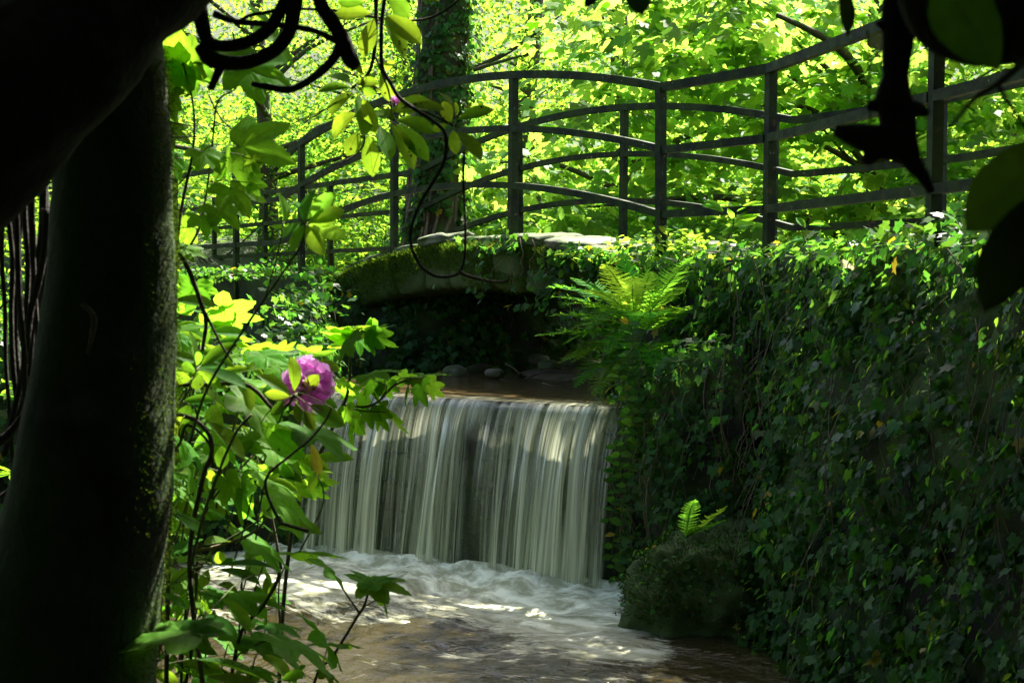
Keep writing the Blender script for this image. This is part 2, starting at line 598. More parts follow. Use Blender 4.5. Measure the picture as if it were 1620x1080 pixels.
def paint_mat():
    m, t = newmat('weathered_green_black_paint')
    geo = N(t, 'NewGeometry'); pos = geo.outputs['Position']
    n1 = noise_(t, pos, 14, 5, .65); n2 = noise_(t, pos, 5, 4, .6); n3 = noise_(t, pos, 60, 4, .7)
    c = mixc(t, n1, (.003, .007, .003), (.009, .015, .006))
    algae = ramp(t, n2, [(.40, 0.0), (.58, 1.0)])
    c = mixc(t, math_(t, 'MULTIPLY', algae, .75), c, mixc(t, n3, (.013, .033, .003), (.036, .062, .007)))
    mp = N(t, 'Mapping', None, {'Vector': pos, 'Scale': (1, 1, 1)}).outputs[0]
    chip = ramp(t, noise_(t, mp, 24, 6, .75), [(.645, 0.0), (.665, 1.0)])
    c = mixc(t, chip, c, (.30, .29, .26))
    rust = ramp(t, noise_(t, pos, 9, 5, .7), [(.60, 0.0), (.70, 1.0)])
    c = mixc(t, math_(t, 'MULTIPLY', rust, .6), c, (.12, .065, .035))
    b = N(t, 'Bump', None, {'Strength': .5, 'Distance': .004, 'Height': math_(t, 'ADD', n3, chip)})
    finish(t, N(t, 'BsdfPrincipled', None, {'Base Color': c, 'Roughness': ramp(t, n1, [(.3, .5), (.7, .75)]), 'Specular IOR Level': .16, 'Normal': b.outputs[0]}))
    return m


M_PAINT = paint_mat()


def soil_mat(name, a, b, green=.4):
    m, t = newmat(name)
    pos = N(t, 'NewGeometry').outputs['Position']
    n1 = noise_(t, pos, 1.2, 6, .65); n2 = noise_(t, pos, 18, 6, .7)
    c = mixc(t, n2, a, b)
    c = mixc(t, math_(t, 'MULTIPLY', ramp(t, n1, [(.5 - green * .3, 0.0), (.62, 1.0)]), .8), c, mixc(t, n2, (.02, .04, .008), (.06, .10, .02)))
    bp = N(t, 'Bump', None, {'Strength': 1.0, 'Distance': .05, 'Height': n2})
    finish(t, N(t, 'BsdfPrincipled', None, {'Base Color': c, 'Roughness': .95, 'Normal': bp.outputs[0]}))
    return m


M_SOIL = soil_mat('woodland_floor', (.007, .009, .003), (.018, .018, .008), 1.4)
M_PATH = soil_mat('trodden_path', (.12, .09, .06), (.22, .17, .12), .25)
M_GRAVEL = soil_mat('wet_gravel_bar', (.10, .07, .04), (.26, .19, .11), .0)


def water_mat():
    m, t = newmat('peaty_pool_water')
    pos = N(t, 'NewGeometry').outputs['Position']
    bias = N(t, 'Attribute', {'attribute_name': 'foam'}).outputs['Fac']
    flow = N(t, 'Attribute', {'attribute_name': 'flow'}).outputs['Vector']
    w = noise_(t, flow, 1.6, 3, .5)
    wv = N(t, 'VectorMath', {'operation': 'MULTIPLY_ADD'}, [N(t, 'CombineXYZ', None, [w, w, 0.0]).outputs[0], (.55, .45, 0), flow]).outputs[0]
    n1 = noise_(t, wv, 2.6, 8, .66, .15)
    n2 = noise_(t, N(t, 'Mapping', None, {'Vector': wv, 'Scale': (1.0, 2.2, 1)}).outputs[0], 9.0, 5, .65, .3)
    nf = math_(t, 'ADD', math_(t, 'MULTIPLY', n1, .62), math_(t, 'MULTIPLY', n2, .38))
    fr = math_(t, 'ADD', nf, bias)
    foam = ramp(t, fr, [(.50, 0.0), (.56, .35), (.64, .5), (.84, 1.0)])
    mott = noise_(t, wv, 7.0, 5, .6)
    fcol = mixc(t, ramp(t, mott, [(.40, 0.0), (.60, 1.0)]), (.36, .38, .23), (.88, .92, .70))
    wcol = mixc(t, noise_(t, pos, .8, 3), (.017, .0135, .0045), (.040, .033, .012))
    c = mixc(t, foam, wcol, fcol)
    rp = noise_(t, N(t, 'Mapping', None, {'Vector': flow, 'Scale': (1.0, .55, 1)}).outputs[0], 9.0, 3, .5, .6)
    b = N(t, 'Bump', None, {'Strength': .6, 'Distance': .06, 'Height': math_(t, 'ADD', rp, math_(t, 'ADD', math_(t, 'MULTIPLY', foam, .25), math_(t, 'MULTIPLY', n2, .3)))})
    rg = math_(t, 'ADD', math_(t, 'MULTIPLY', foam, .6), .045)
    finish(t, N(t, 'BsdfPrincipled', None, {'Base Color': c, 'Roughness': rg, 'IOR': 1.33, 'Normal': b.outputs[0]}))
    return m


def stream_mat():
    m, t = newmat('smooth_stream_water')
    flow = N(t, 'Attribute', {'attribute_name': 'flow'}).outputs['Vector']
    n = noise_(t, N(t, 'Mapping', None, {'Vector': flow, 'Scale': (3.0, .7, 1)}).outputs[0], 4.0, 3, .5, .4)
    c = mixc(t, n, (.05, .035, .014), (.11, .08, .035))
    b = N(t, 'Bump', None, {'Strength': .25, 'Distance': .04, 'Height': n})
    finish(t, N(t, 'BsdfPrincipled', None, {'Base Color': c, 'Roughness': .09, 'IOR': 1.33, 'Normal': b.outputs[0]}))
    return m


def fall_mat():
    m, t = newmat('falling_water')
    uv = N(t, 'Attribute', {'attribute_name': 'flow'}).outputs['Vector']
    dens = N(t, 'Attribute', {'attribute_name': 'dens'}).outputs['Fac']
    s1 = noise_(t, N(t, 'Mapping', None, {'Vector': uv, 'Scale': (19, .5, 1)}).outputs[0], 1.0, 3, .55, .15)
    s2 = noise_(t, N(t, 'Mapping', None, {'Vector': uv, 'Scale': (62, .7, 1)}).outputs[0], 1.0, 2, .5)
    s0 = noise_(t, N(t, 'Mapping', None, {'Vector': uv, 'Scale': (6.5, .35, 1)}).outputs[0], 1.0, 2, .5)
    s = math_(t, 'ADD', math_(t, 'ADD', math_(t, 'MULTIPLY', s1, .5), math_(t, 'MULTIPLY', s2, .28)), math_(t, 'MULTIPLY', s0, .22))
    k = ramp(t, s, [(.43, 0.0), (.60, 1.0)])
    a = math_(t, 'MULTIPLY', math_(t, 'ADD', math_(t, 'MULTIPLY', k, 1.25), .06), dens, clamp=True)
    col = mixc(t, k, (.48, .53, .32), (.95, .98, .72))
    d = N(t, 'BsdfDiffuse', None, {'Color': col})
    tr = N(t, 'BsdfTranslucent', None, {'Color': col})
    mx = N(t, 'MixShader', None, [.45, d.outputs[0], tr.outputs[0]])
    g = N(t, 'BsdfGlossy', None, {'Color': (1, 1, 1, 1), 'Roughness': .22})
    lw = N(t, 'LayerWeight', None, {'Blend': .3}).outputs['Fresnel']
    mg = N(t, 'MixShader', None, [math_(t, 'MULTIPLY', lw, .2), mx.outputs[0], g.outputs[0]])
    tp = N(t, 'BsdfTransparent')
    finish(t, N(t, 'MixShader', None, [a, tp.outputs[0], mg.outputs[0]]))
    return m


M_POOL = water_mat(); M_STREAM = stream_mat(); M_FALL = fall_mat()


def petal_mat(name, a, b):
    m, t = newmat(name)
    luv = N(t, 'Attribute', {'attribute_name': 'luv'}).outputs['Vector']
    y = N(t, 'SeparateXYZ', None, [luv]).outputs[1]
    f = math_(t, 'ADD', math_(t, 'MULTIPLY', y, .5), math_(t, 'MULTIPLY', noise_(t, luv, 9, 3), .4))
    c = mixc(t, f, a, b)
    d = N(t, 'BsdfDiffuse', None, {'Color': c}); tr = N(t, 'BsdfTranslucent', None, {'Color': c})
    finish(t, N(t, 'MixShader', None, [.5, d.outputs[0], tr.outputs[0]]))
    return m


M_PETAL = petal_mat('magenta_petal', (.68, .09, .60), (.94, .64, .92))
M_PURPLE = petal_mat('purple_petal', (.30, .12, .60), (.55, .36, .80))

# ------------------------------------------------------------------ layout
B0 = np.array((0.0, 11.5)); BD = np.array((.564, -.826)); BN = np.array((.826, .564))   # near side of the bridge; BN points to its far side
WIDTH = 1.9


def nearp(t, off=0.0):
    """Point on the near railing line; bends beyond t=2.05."""
    if t <= 1.85:
        p = B0 + BD * t
    elif t <= 2.975:
        p = B0 + BD * 1.85 + np.array((.51, -.86)) * (t - 1.85)
    else:
        p = B0 + BD * 1.85 + np.array((.51, -.86)) * 1.125 + np.array((.195, -.98)) * (t - 2.975)
    return p + BN * off


def ext_z(t):   # top of the arch (deck edge), world z
    return EYE + np.maximum(.45 - (np.asarray(t) + .7) ** 2 / 22, .20)


def int_z(t):
    return EYE + .02 - (np.asarray(t) + .7) ** 2 / 20


WL = np.array((-1.45, 10.36)); WR = np.array((.74, 8.97))       # weir lip ends
WD = (WR - WL) / np.linalg.norm(WR - WL); WLEN = np.linalg.norm(WR - WL)
WO = np.array((WD[1], -WD[0]))                                  # outwards, to the camera
if WO[1] > 0: WO = -WO
LIP = 1.14
WALL = np.array([(1.06, 9.95), (1.58, 8.9), (2.01, 6.75), (2.4, 4.7), (2.85, 2.5), (3.3, 0.0), (3.6, -4.0)])


def wall_x(y):
    return np.interp(-np.asarray(y), -WALL[:, 1], WALL[:, 0])


def seg_dist(x, y, pts):
    best = np.full(np.shape(x), 1e9)
    for a, b in zip(pts[:-1], pts[1:]):
        a = np.asarray(a); b = np.asarray(b); ab = b - a
        tt = np.clip(((x - a[0]) * ab[0] + (y - a[1]) * ab[1]) / (ab @ ab), 0, 1)
        best = np.minimum(best, np.hypot(x - a[0] - tt * ab[0], y - a[1] - tt * ab[1]))
    return best


CH = [(-.4, 9.4), (-.35, 12.3), (1.3, 13.8), (6.0, 17.5), (14, 26)]


def ground_z(x, y):
    x = np.asarray(x, dtype=float); y = np.asarray(y, dtype=float)
    nz = fbm(np.stack([x * .5, y * .5], -1), 4, 3)
    base = EYE + .12 + np.maximum(0, y - 19.5) * .20 + np.maximum(0, np.hypot(x, y - 10) - 30) * .15 + nz * .22 * sstep(12, 17, y)
    dch = seg_dist(x, y, CH)
    z = .88 + (base - .88) * sstep(1.35, 2.5, dch)
    sb = (x - B0[0]) * -BN[0] + (y - B0[1]) * -BN[1]
    left = sstep(-.25, .1, sb)
    low = np.minimum(z, 1.28 + nz * .1)
    z = z + (low - z) * left * sstep(1.2, .2, x - 0.3)
    sw = (x - WL[0]) * WO[0] + (y - WL[1]) * WO[1]
    bank = np.clip((-3.1 - x) * .9 + nz * .3, 0, 1.7)
    pool = -.45 + bank
    inpool = sstep(-.02, .12, sw) * sstep(.62, .42, x - wall_x(y))
    inpool = inpool * sstep(10.3, 10.1, y - .0 * x) if False else inpool
    z = z + (pool - z) * inpool * (y < 11.2)
    right = sstep(.35, .62, x - wall_x(y)) * (y < 9.9)
    z = z + (EYE + .16 - z) * right
    camb = sstep(4.6, 3.4, y) * sstep(3.3, 2.0, x - wall_x(y) + 2.6)
    z = np.where(x - wall_x(y) < .2, z + (.30 + nz * .1 - z) * sstep(4.6, 3.4, y), z)
    return z


# ---- ground sheet
def warp(a, b, n, c, tight):
    u = np.linspace(-1, 1, n)
    s = np.sinh(u * tight) / np.sinh(tight)
    return np.where(s < 0, c + s * (c - a), c + s * (b - c))


gx = warp(-70, 70, 190, 0.0, 3.2); gy = warp(-40, 110, 230, 9.5, 3.2)
GX, GY = np.meshgrid(gx, gy, indexing='ij')
GZ = ground_z(GX, GY)
nx, ny = GX.shape


def gridq(nx, ny):
    i, j = np.meshgrid(np.arange(nx - 1), np.arange(ny - 1), indexing='ij')
    return np.stack([i * ny + j, (i + 1) * ny + j, (i + 1) * ny + j + 1, i * ny + j + 1], -1).reshape(-1, 4)


tag(add_mesh('ground', np.stack([GX, GY, GZ], -1).reshape(-1, 3), gridq(nx, ny), M_SOIL), kind='structure')

# ---- pool
px_ = np.linspace(-4.6, 3.0, 210); py_ = np.linspace(3.0, 10.9, 220)
X, Y = np.meshgrid(px_, py_, indexing='ij')
sw = (X - WL[0]) * WO[0] + (Y - WL[1]) * WO[1]
al = (X - WL[0]) * WD[0] + (Y - WL[1]) * WD[1]
u_ = al / WLEN
infall = sstep(-.05, .03, u_) * sstep(1.04, .97, u_)
foot = .34
dist = np.abs(sw - foot)
dist = np.hypot(np.maximum(dist, 0), np.maximum(np.maximum(-al, al - WLEN), 0))
mound = np.exp(-(dist / .30) ** 2) * (.08 + .07 * fbm(np.stack([al * 3, sw * 4], -1), 3, 8) + .05 * fbm(np.stack([al * 8, sw * 10], -1), 4, 18))
chop = (fbm(np.stack([al * 5, sw * 9], -1), 4, 21)) * .045 * np.exp(-dist / .9)
wave = fbm(np.stack([al * 1.8, sw * 3.5], -1), 3, 33) * .016
Z = mound + chop + wave
patch = fbm(np.stack([al * .9, sw * .7], -1), 3, 51)
bias = .38 * np.exp(-dist / .40) + .22 * np.exp(-(dist / 1.5) ** 2) - .06 + patch * .16 - .05 * sstep(2.0, 4.0, dist)
bias -= .40 * sstep(-.05, .45, X - .62 - .10 * (8.2 - Y))
bias -= .17 * np.exp(-(((X + .55) / .62) ** 2 + ((Y - 7.7) / .34) ** 2))
bias += .09 * np.exp(-(((X - .2) / .45) ** 2 + ((Y - 8.05) / .5) ** 2))
bias -= .06 * sstep(7.35, 6.9, Y)
bias -= .30 * sstep(-.15, -.5, al) * np.exp(-sw / 3)
fl = np.stack([al * .9 + .25 * np.sin(sw * 1.3), sw * 1.25 + .22 * np.sin(al * 2.1), np.zeros_like(al)], -1)
tag(add_mesh('pool_water', np.stack([X, Y, Z], -1).reshape(-1, 3), gridq(210, 220), M_POOL, None, True,
             {'foam': bias.ravel(), 'flow': fl.reshape(-1, 3)}), kind='structure')

# ---- upper stream
us = np.linspace(-.25, 1.35, 60); ss = np.linspace(0, 1, 90) ** 1.3 * 9.5
U, S = np.meshgrid(us, ss, indexing='ij')
LX = WL[0] + WD[0] * U * WLEN; LY = WL[1] + WD[1] * U * WLEN
bend = sstep(0, 3.0, S)
DX = (1 - bend) * .05 + bend * BN[0]; DY = (1 - bend) * 1.0 + bend * .75
SX = LX + S * DX; SY = LY + S * DY
SZ = LIP + .012 * fbm(np.stack([SX * 3, SY * 3], -1), 3, 5) + .05 * sstep(1.5, 4.5, S)
tag(add_mesh('stream_water', np.stack([SX, SY, SZ], -1).reshape(-1, 3), gridq(60, 90), M_STREAM, None, True,
             {'flow': np.stack([U * WLEN, S, 0 * S], -1).reshape(-1, 3)}), kind='structure')

# ---- waterfall: two sheets of strands
def fall_sheet(seed, back, amp, nu=420, nv=46, gain=1.0):
    u = np.linspace(0.0, 1.0, nu); v = np.linspace(-.14, 1.0, nv)
    Uu, Vv = np.meshgrid(u, v, indexing='ij')
    vv = np.maximum(Vv, 0)
    out = np.where(Vv < 0, Vv * 1.6, .02 + .33 * np.sqrt(vv)) - back
    z = LIP + .012 - np.where(Vv < 0, 0, vv ** 1.15 * (LIP + .04))
    fold = vnoise(np.stack([Uu * 34 + Vv * .9, Vv * .8], -1), seed) * .6 + vnoise(np.stack([Uu * 80, Vv * 1.2], -1), seed + 4) * .4
    out = out + amp * fold * sstep(-.02, .35, Vv) + .05 * vnoise(np.stack([Uu * 7, Vv * .6], -1), seed + 2) * sstep(0, .5, Vv)
    px = WL[0] + WD[0] * Uu * WLEN + WO[0] * out
    py = WL[1] + WD[1] * Uu * WLEN + WO[1] * out
    wand = .012 * vnoise(np.stack([Uu * 20, Vv * 2], -1), seed + 7) * vv
    px = px + WD[0] * wand; py = py + WD[1] * wand
    de = .62 + .75 * vnoise(np.stack([Uu * 8, Vv * .5], -1), 15) + .55 * vnoise(np.stack([Uu * 23, Vv * .5], -1), seed + 12)
    de = de * gain + .30 * sstep(.5, 1.0, Vv) + .25 * sstep(.25, .05, Vv)
    gap = np.exp(-((Uu - .560 - .045 * vv) / (.024 + .026 * vv)) ** 4) * sstep(.02, .3, Vv)
    gap2 = np.exp(-((Uu - .27) / .012) ** 2) * .5 * sstep(.5, .9, Vv)
    gap3 = np.exp(-((Uu - .03) / .02) ** 2) * .5
    gap4 = np.exp(-((Uu - .71) / .015) ** 2) * .6 * sstep(.3, .7, Vv)
    de = np.clip(de, .40, 1.15) * (1 - .97 * gap) * (1 - gap2) * (1 - gap3) * (1 - gap4)
    de = de * (.25 + .75 * sstep(-.05, .22, Vv)) * sstep(-.14, -.02, Vv)
    de = de * (1 - .55 * sstep(.86, 1.0, Vv))
    de = de * sstep(0, .015, Uu) * sstep(1.0, .985, Uu)
    return (np.stack([px, py, z], -1).reshape(-1, 3), gridq(nu, nv), de.ravel(), np.stack([Uu * WLEN / 1.0, Vv, 0 * Vv + seed], -1).reshape(-1, 3))


wf = thing('waterfall', (*WL, 0), 'sheet of white strands falling over the low weir into the pool', None, None, 'structure')
for sd, bk, am, gn in ((3, 0.0, .035, .85), (14, .07, .03, .7)):
    V, Q, de, fl = fall_sheet(sd, bk, am, gain=gn)
    add_mesh('water_sheet', V, Q, M_FALL, wf, True, {'dens': de, 'flow': fl})

# ---- weir wall of coursed blocks behind the water
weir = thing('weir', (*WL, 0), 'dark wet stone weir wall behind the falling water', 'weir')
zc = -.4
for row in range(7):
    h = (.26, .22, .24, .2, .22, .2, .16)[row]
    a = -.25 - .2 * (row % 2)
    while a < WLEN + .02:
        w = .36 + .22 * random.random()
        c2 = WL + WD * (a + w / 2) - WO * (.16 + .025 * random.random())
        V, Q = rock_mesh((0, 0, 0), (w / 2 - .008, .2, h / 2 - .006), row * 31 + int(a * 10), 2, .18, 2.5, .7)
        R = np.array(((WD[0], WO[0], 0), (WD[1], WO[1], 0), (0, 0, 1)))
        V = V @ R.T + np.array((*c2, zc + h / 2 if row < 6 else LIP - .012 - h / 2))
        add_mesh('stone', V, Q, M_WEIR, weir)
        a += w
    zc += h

# ------------------------------------------------------------------ stone bridge
bridge = thing('stone_bridge', (*(B0 - BD * .7 + BN * .95), EYE - .6), 'small mossy stone arch footbridge over the stream above the weir', 'bridge')
T0, T1 = -3.55, 1.75


def bpt(t, off, z):
    p = B0 + BD * t + BN * off
    return np.array((p[0], p[1], z))


# arch ring of separate stones on both faces
for side, cnt in ((0, 13), (1, 11)):
    ts = [T0]
    while ts[-1] < T1 - .2: ts.append(min(T1, ts[-1] + (.30 + .22 * random.random()) * (1 if side == 0 else 1.2)))
    for k, (a, b) in enumerate(zip(ts[:-1], ts[1:])):
        ov = random.uniform(-.035, .035)
        prot = random.uniform(-.02, .045)
        dep = .42
        V, Q = rock_mesh((0, 0, 0), (1, 1, 1), 70 + k + 40 * side, 3, .05, 3.0, .75)
        nz = fbm(V * 2.2 + k * 5.1 + side * 50, 4, 6)
        tt = (a + b) / 2 + V[:, 0] * ((b - a) / 2 - .006)
        lo = int_z(tt); hi = ext_z(tt) - .035 + ov
        z = lo + (V[:, 2] * .5 + .5) * (hi - lo) + nz * .035
        off = (-prot + (V[:, 1] * .5 + .5) * dep) if side == 0 else (WIDTH + prot - (V[:, 1] * .5 + .5) * dep)
        off = off + nz * .045 * (1 if side else -1)
        # lean of the joints towards the arch centre
        tt = tt + (z - lo) * (tt + .7) * .06
        W = np.column_stack([B0[0] + BD[0] * tt + BN[0] * off, B0[1] + BD[1] * tt + BN[1] * off, z])
        add_mesh('ring_stone', W, Q, M_STONE, bridge)

# barrel, deck and coping slabs
tt = np.linspace(T0 - .1, T1 + .1, 40)


def shell(name, zf0, zf1, o0, o1, mat, nz=.02, no=8, t0=T0 - .1, t1=T1 + .1, nt=40):
    tt = np.linspace(t0, t1, nt); oo = np.linspace(o0, o1, no)
    A, O = np.meshgrid(tt, oo, indexing='ij')
    top = zf1(A) + nz * fbm(np.stack([A * 3, O * 3], -1), 3, 2)
    bot = zf0(A)
    x = B0[0] + BD[0] * A + BN[0] * O; y = B0[1] + BD[1] * A + BN[1] * O
    V = np.vstack([np.stack([x, y, top], -1).reshape(-1, 3), np.stack([x, y, bot], -1).reshape(-1, 3)])
    q = gridq(nt, no); m = nt * no
    side = []
    ring = [i * no for i in range(nt)] + [(nt - 1) * no + j for j in range(1, no)] + [i * no + no - 1 for i in range(nt - 2, -1, -1)] + [j for j in range(no - 2, 0, -1)]
    for a, b in zip(ring, ring[1:] + ring[:1]): side.append((a, b, b + m, a + m))
    return add_mesh(name, V, np.vstack([q, q[:, ::-1] + m, side]), mat, bridge)


shell('arch_barrel', lambda t: int_z(t) + .015, lambda t: int_z(t) + .22, .40, WIDTH - .40, M_STONE, .0)
tag(shell('deck', lambda t: ext_z(t) - .12, lambda t: ext_z(t) + .0, .10, WIDTH - .10, M_PATH, .05, t0=T0 - .2, t1=T1 + .25), 'sunlit trodden deck')
for k, (a, b, th, o0, o1, up) in enumerate([(-1.46, -1.02, .10, -.05, .34, .035), (-.98, -.52, .06, -.02, .34, .0), (-.5, -.06, .06, -.03, .36, .0), (-.02, .46, .08, -.05, .42, .02),
                                            (.5, .98, .09, -.07, .50, .02), (1.02, 1.5, .09, -.06, .46, .01), (-1.95, -1.5, .07, -.03, .3, .0), (-2.5, -2.0, .07, -.03, .3, .0), (-3.0, -2.55, .07, -.02, .3, 0),
                                            (-.45, .1, .07, WIDTH - .42, WIDTH + .03, .0), (.15, .75, .07, WIDTH - .42, WIDTH + .03, .01), (-1.1, -.5, .07, WIDTH - .42, WIDTH + .03, .0)]):
    V, Q = rock_mesh((0, 0, 0), (1, 1, 1), 300 + k, 3, .06, 3, .55)
    nz = fbm(V * 2.0 + k * 7.7, 4, 16)
    t = (a + b) / 2 + V[:, 0] * (b - a) / 2 + nz * .03
    o = (o0 + o1) / 2 + V[:, 1] * (o1 - o0) / 2 + nz * .03
    z = ext_z(t) - .02 + up + V[:, 2] * th / 2 + nz * .03 + (o - .15) * .05 * (1 if o0 < 1 else 0)
    add_mesh('coping_stone', np.column_stack([B0[0] + BD[0] * t + BN[0] * o, B0[1] + BD[1] * t + BN[1] * o, z]), Q, M_SLAB if -.1 < a < .9 or a == -1.46 else M_STONE, bridge)

# abutments under each end (big rough blocks, mostly behind ivy)
for (t, hw, zt) in ((T0 - .45, .5, EYE + .16), (T1 + .42, .42, EYE + .20)):
    V, Q = rock_mesh((0, 0, 0), (1, 1, 1), 400 + int(t), 4, .04, 3, .8)
    nz = fbm(V * 3 + t, 4, 3) * .05
    W = np.column_stack([B0[0] + BD[0] * (t + V[:, 0] * hw) + BN[0] * (WIDTH / 2 + V[:, 1] * (WIDTH / 2 + .02) + nz),
                         B0[1] + BD[1] * (t + V[:, 0] * hw) + BN[1] * (WIDTH / 2 + V[:, 1] * (WIDTH / 2 + .02) + nz),
                         .7 + (zt - .7) * (V[:, 2] * .5 + .5) + nz])
    add_mesh('abutment', W, Q, M_STONE, bridge)

# moss tufts on the near ring and along the edge
n = 26000
t = rng.uniform(T0, T1, n)
hh = rng.random(n) ** .6
keep = fbm(np.stack([t * 2.2, hh * 1.6, 0 * t], -1), 3, 77) + hh * .55 - .16 > 0
t, hh = t[keep], hh[keep]; n = len(t)
z = int_z(t) + hh * (ext_z(t) - int_z(t)) * 1.02 - .02
o = -.055 + .12 * sstep(.86, 1.0, hh) + rng.normal(0, .012, n)
pos = np.column_stack([B0[0] + BD[0] * t + BN[0] * o, B0[1] + BD[1] * t + BN[1] * o, z])
ax = np.column_stack([-BN[0] + 0 * t, -BN[1] + 0 * t, .3 + hh]) + rng.normal(0, .55, (n, 3))
tag(leaf_batch('moss', T_BLADE, M_MOSS, pos, ax, rng.normal(0, 1, (n, 3)), rng.uniform(.012, .042, n), bridge, width=1.5), kind='stuff')

# ------------------------------------------------------------------ railings
def rail_run(root, stations, zoff, lean, w=.046, h=.056):
    """stations: list of (xy point, base z, [rail heights]); one post each, one rail per span and level with the given curve."""
    for p, zb, zt, tdir in stations:
        d = np.array((*tdir, 0.0)); nn = np.array((-tdir[1], tdir[0], 0.0))
        j = Join()
        a = random.uniform(-lean, lean)
        j.box((p[0] + a * .01, p[1], (zb + zt) / 2), d * .029, nn * .029, (a * .012, 0, (zt - zb) / 2))
        j.build('post', M_PAINT, root, False)


def rail_span(root, curve, s0, s1, zf, w=.024, h=.029, n=9):
    s = np.linspace(s0, s1, n)
    pts = np.array([curve(q) for q in s]); z = np.array([zf(q) for q in s])
    C = np.column_stack([pts, z]); tg = nrm(np.gradient(C, axis=0))
    sd = nrm(np.cross(tg, (0, 0, 1.0))); up = np.cross(sd, tg)
    V = []
    for k in range(n):
        c = C[k]
        V += [c - sd[k] * w - up[k] * h, c + sd[k] * w - up[k] * h, c + sd[k] * w + up[k] * h, c - sd[k] * w + up[k] * h]
    Q = [(3, 2, 1, 0), (4 * n - 4, 4 * n - 3, 4 * n - 2, 4 * n - 1)]
    for k in range(n - 1):
        a = 4 * k; b = a + 4
        for i in range(4): Q.append((a + i, a + (i + 1) % 4, b + (i + 1) % 4, b + i))
    add_mesh('rail', V, np.array(Q), M_PAINT, root, False)


def z_near(t, lvl):
    top = np.maximum(1.79 - .040 * (t + 1.2) ** 2, 1.40)
    if t > 1.85: top = np.interp(t, [1.85, 2.975, 5.12, 8], [1.415, 1.395, 1.37, 1.34])
    dz = (0, .43, .885)[lvl] if t < 6 else (0, .44, .90)[lvl]
    if t > 1.85: dz = (0, .435, .88)[lvl]
    return EYE + top - dz


def z_far(t, lvl):
    top = np.maximum(1.72 - .042 * (t + 1.6) ** 2, 1.36)
    return EYE + top - (0, .43, .86)[lvl]


near_t = [-11.2, -9.3, -7.4, -5.5, -3.85, -1.92, 0.0, 1.85, 2.975, 5.12, 7.3]
far_t = [-10.6, -8.8, -6.8, -4.6, -2.55, -.87, 1.07, 2.82, 4.6, 6.4]
for name, ts, curve, zf, label, base in (
        ('near_railing', near_t, lambda t: nearp(t, .0), z_near, 'dark green iron railing along the near edge of the arched bridge, closest to the weir', .0),
        ('far_railing', far_t, lambda t: nearp(min(t, 3.0), WIDTH - .06) if t <= 3.0 else nearp(3.0, WIDTH - .06) + np.array((.25, -.968)) * (t - 3.0), z_far, 'iron railing along the far edge of the bridge, partly hidden behind the other railing', .0)):
    p0 = curve(-.7)
    root = thing('railing', (p0[0], p0[1], EYE + .4), label, 'railing', 'bridge railings')
    for t in ts:
        q = curve(t); tdir = nrm(curve(t + .05) - curve(t - .05))
        zb = float(ext_z(t)) - .12 if T0 < t < T1 + .3 else EYE - .15
        zt = zf(t, 0) - .01
        d = np.array((*tdir, 0.0)); nn = np.array((-tdir[1], tdir[0], 0.0))
        j = Join()
        a = random.uniform(-.010, .010)
        j.box((q[0] + a, q[1], (zb + zt) / 2), d * .029, nn * .029, (a, 0, (zt - zb) / 2))
        j.build('post', M_PAINT, root, False)
    for a, b in zip(ts[:-1], ts[1:]):
        for lvl in range(3):
            rail_span(root, curve, a + (.027 if lvl else -.0), b - (.027 if lvl else .0), lambda q, l=lvl: zf(q, l), h=.030 if lvl == 0 else .026)

# footpath leading on from the bridge
for name, a, b in (('path', 1.9, 12.0), ('path', -13.0, -3.6)):
    s = np.linspace(a, b, 50); o = np.linspace(.25, WIDTH + .1, 10)
    V = []
    for q in s:
        for w in o:
            p = nearp(q, w)
            V.append((p[0], p[1], EYE + .205 + .02 * float(fbm(np.array((q * 2, w * 3)), 3, 4)) - .08 * (abs(w - WIDTH / 2) / WIDTH * 2) ** 4))
    tag(add_mesh(name, V, gridq(50, 10), M_PATH), kind='structure')

# ------------------------------------------------------------------ retaining walls and their ivy
def wall_surface(poly, zt, zb, batter, n, m, seed, bulge=.12):
    """poly: list of xy along the top; returns grids P (n,m,3), N (n,m,3). Outward = to the left of travel when out=+1."""
    c = catmull(np.array([(*p, 0) for p in poly]), n * 6)[:, :2]
    al_ = np.concatenate([[0], np.cumsum(np.linalg.norm(np.diff(c, axis=0), axis=1))]); sl = np.linspace(0, al_[-1], n)
    if hasattr(zt, '__len__'): zt = np.interp(np.interp(sl, al_, np.linspace(0, 1, n * 6)), np.linspace(0, 1, len(zt)), zt)
    c = np.column_stack([np.interp(sl, al_, c[:, 0]), np.interp(sl, al_, c[:, 1])])
    tg = nrm(np.gradient(c, axis=0))
    out = np.column_stack([tg[:, 1], -tg[:, 0]])
    v = np.linspace(0, 1, m)
    Pg = np.zeros((n, m, 3))
    for k in range(n):
        zt_ = zt[k] if hasattr(zt, '__len__') else zt
        bb = batter[k] if hasattr(batter, '__len__') else batter
        z = zt_ + (zb - zt_) * v
        e = bb * v ** .9
        Pg[k, :, 0] = c[k, 0] + out[k, 0] * e; Pg[k, :, 1] = c[k, 1] + out[k, 1] * e; Pg[k, :, 2] = z
    nzv = fbm(Pg * 1.5, 4, seed) * bulge
    Pg[..., 0] += out[:, None, 0] * nzv; Pg[..., 1] += out[:, None, 1] * nzv
    return Pg, out


def sample_grid(Pg, u, v):
    n, m, _ = Pg.shape
    a = u * (n - 1.001); b = v * (m - 1.001)
    i = a.astype(int); j = b.astype(int); fu = (a - i)[:, None]; fv = (b - j)[:, None]
    return Pg[i, j] * (1 - fu) * (1 - fv) + Pg[i + 1, j] * fu * (1 - fv) + Pg[i, j + 1] * (1 - fu) * fv + Pg[i + 1, j + 1] * fu * fv


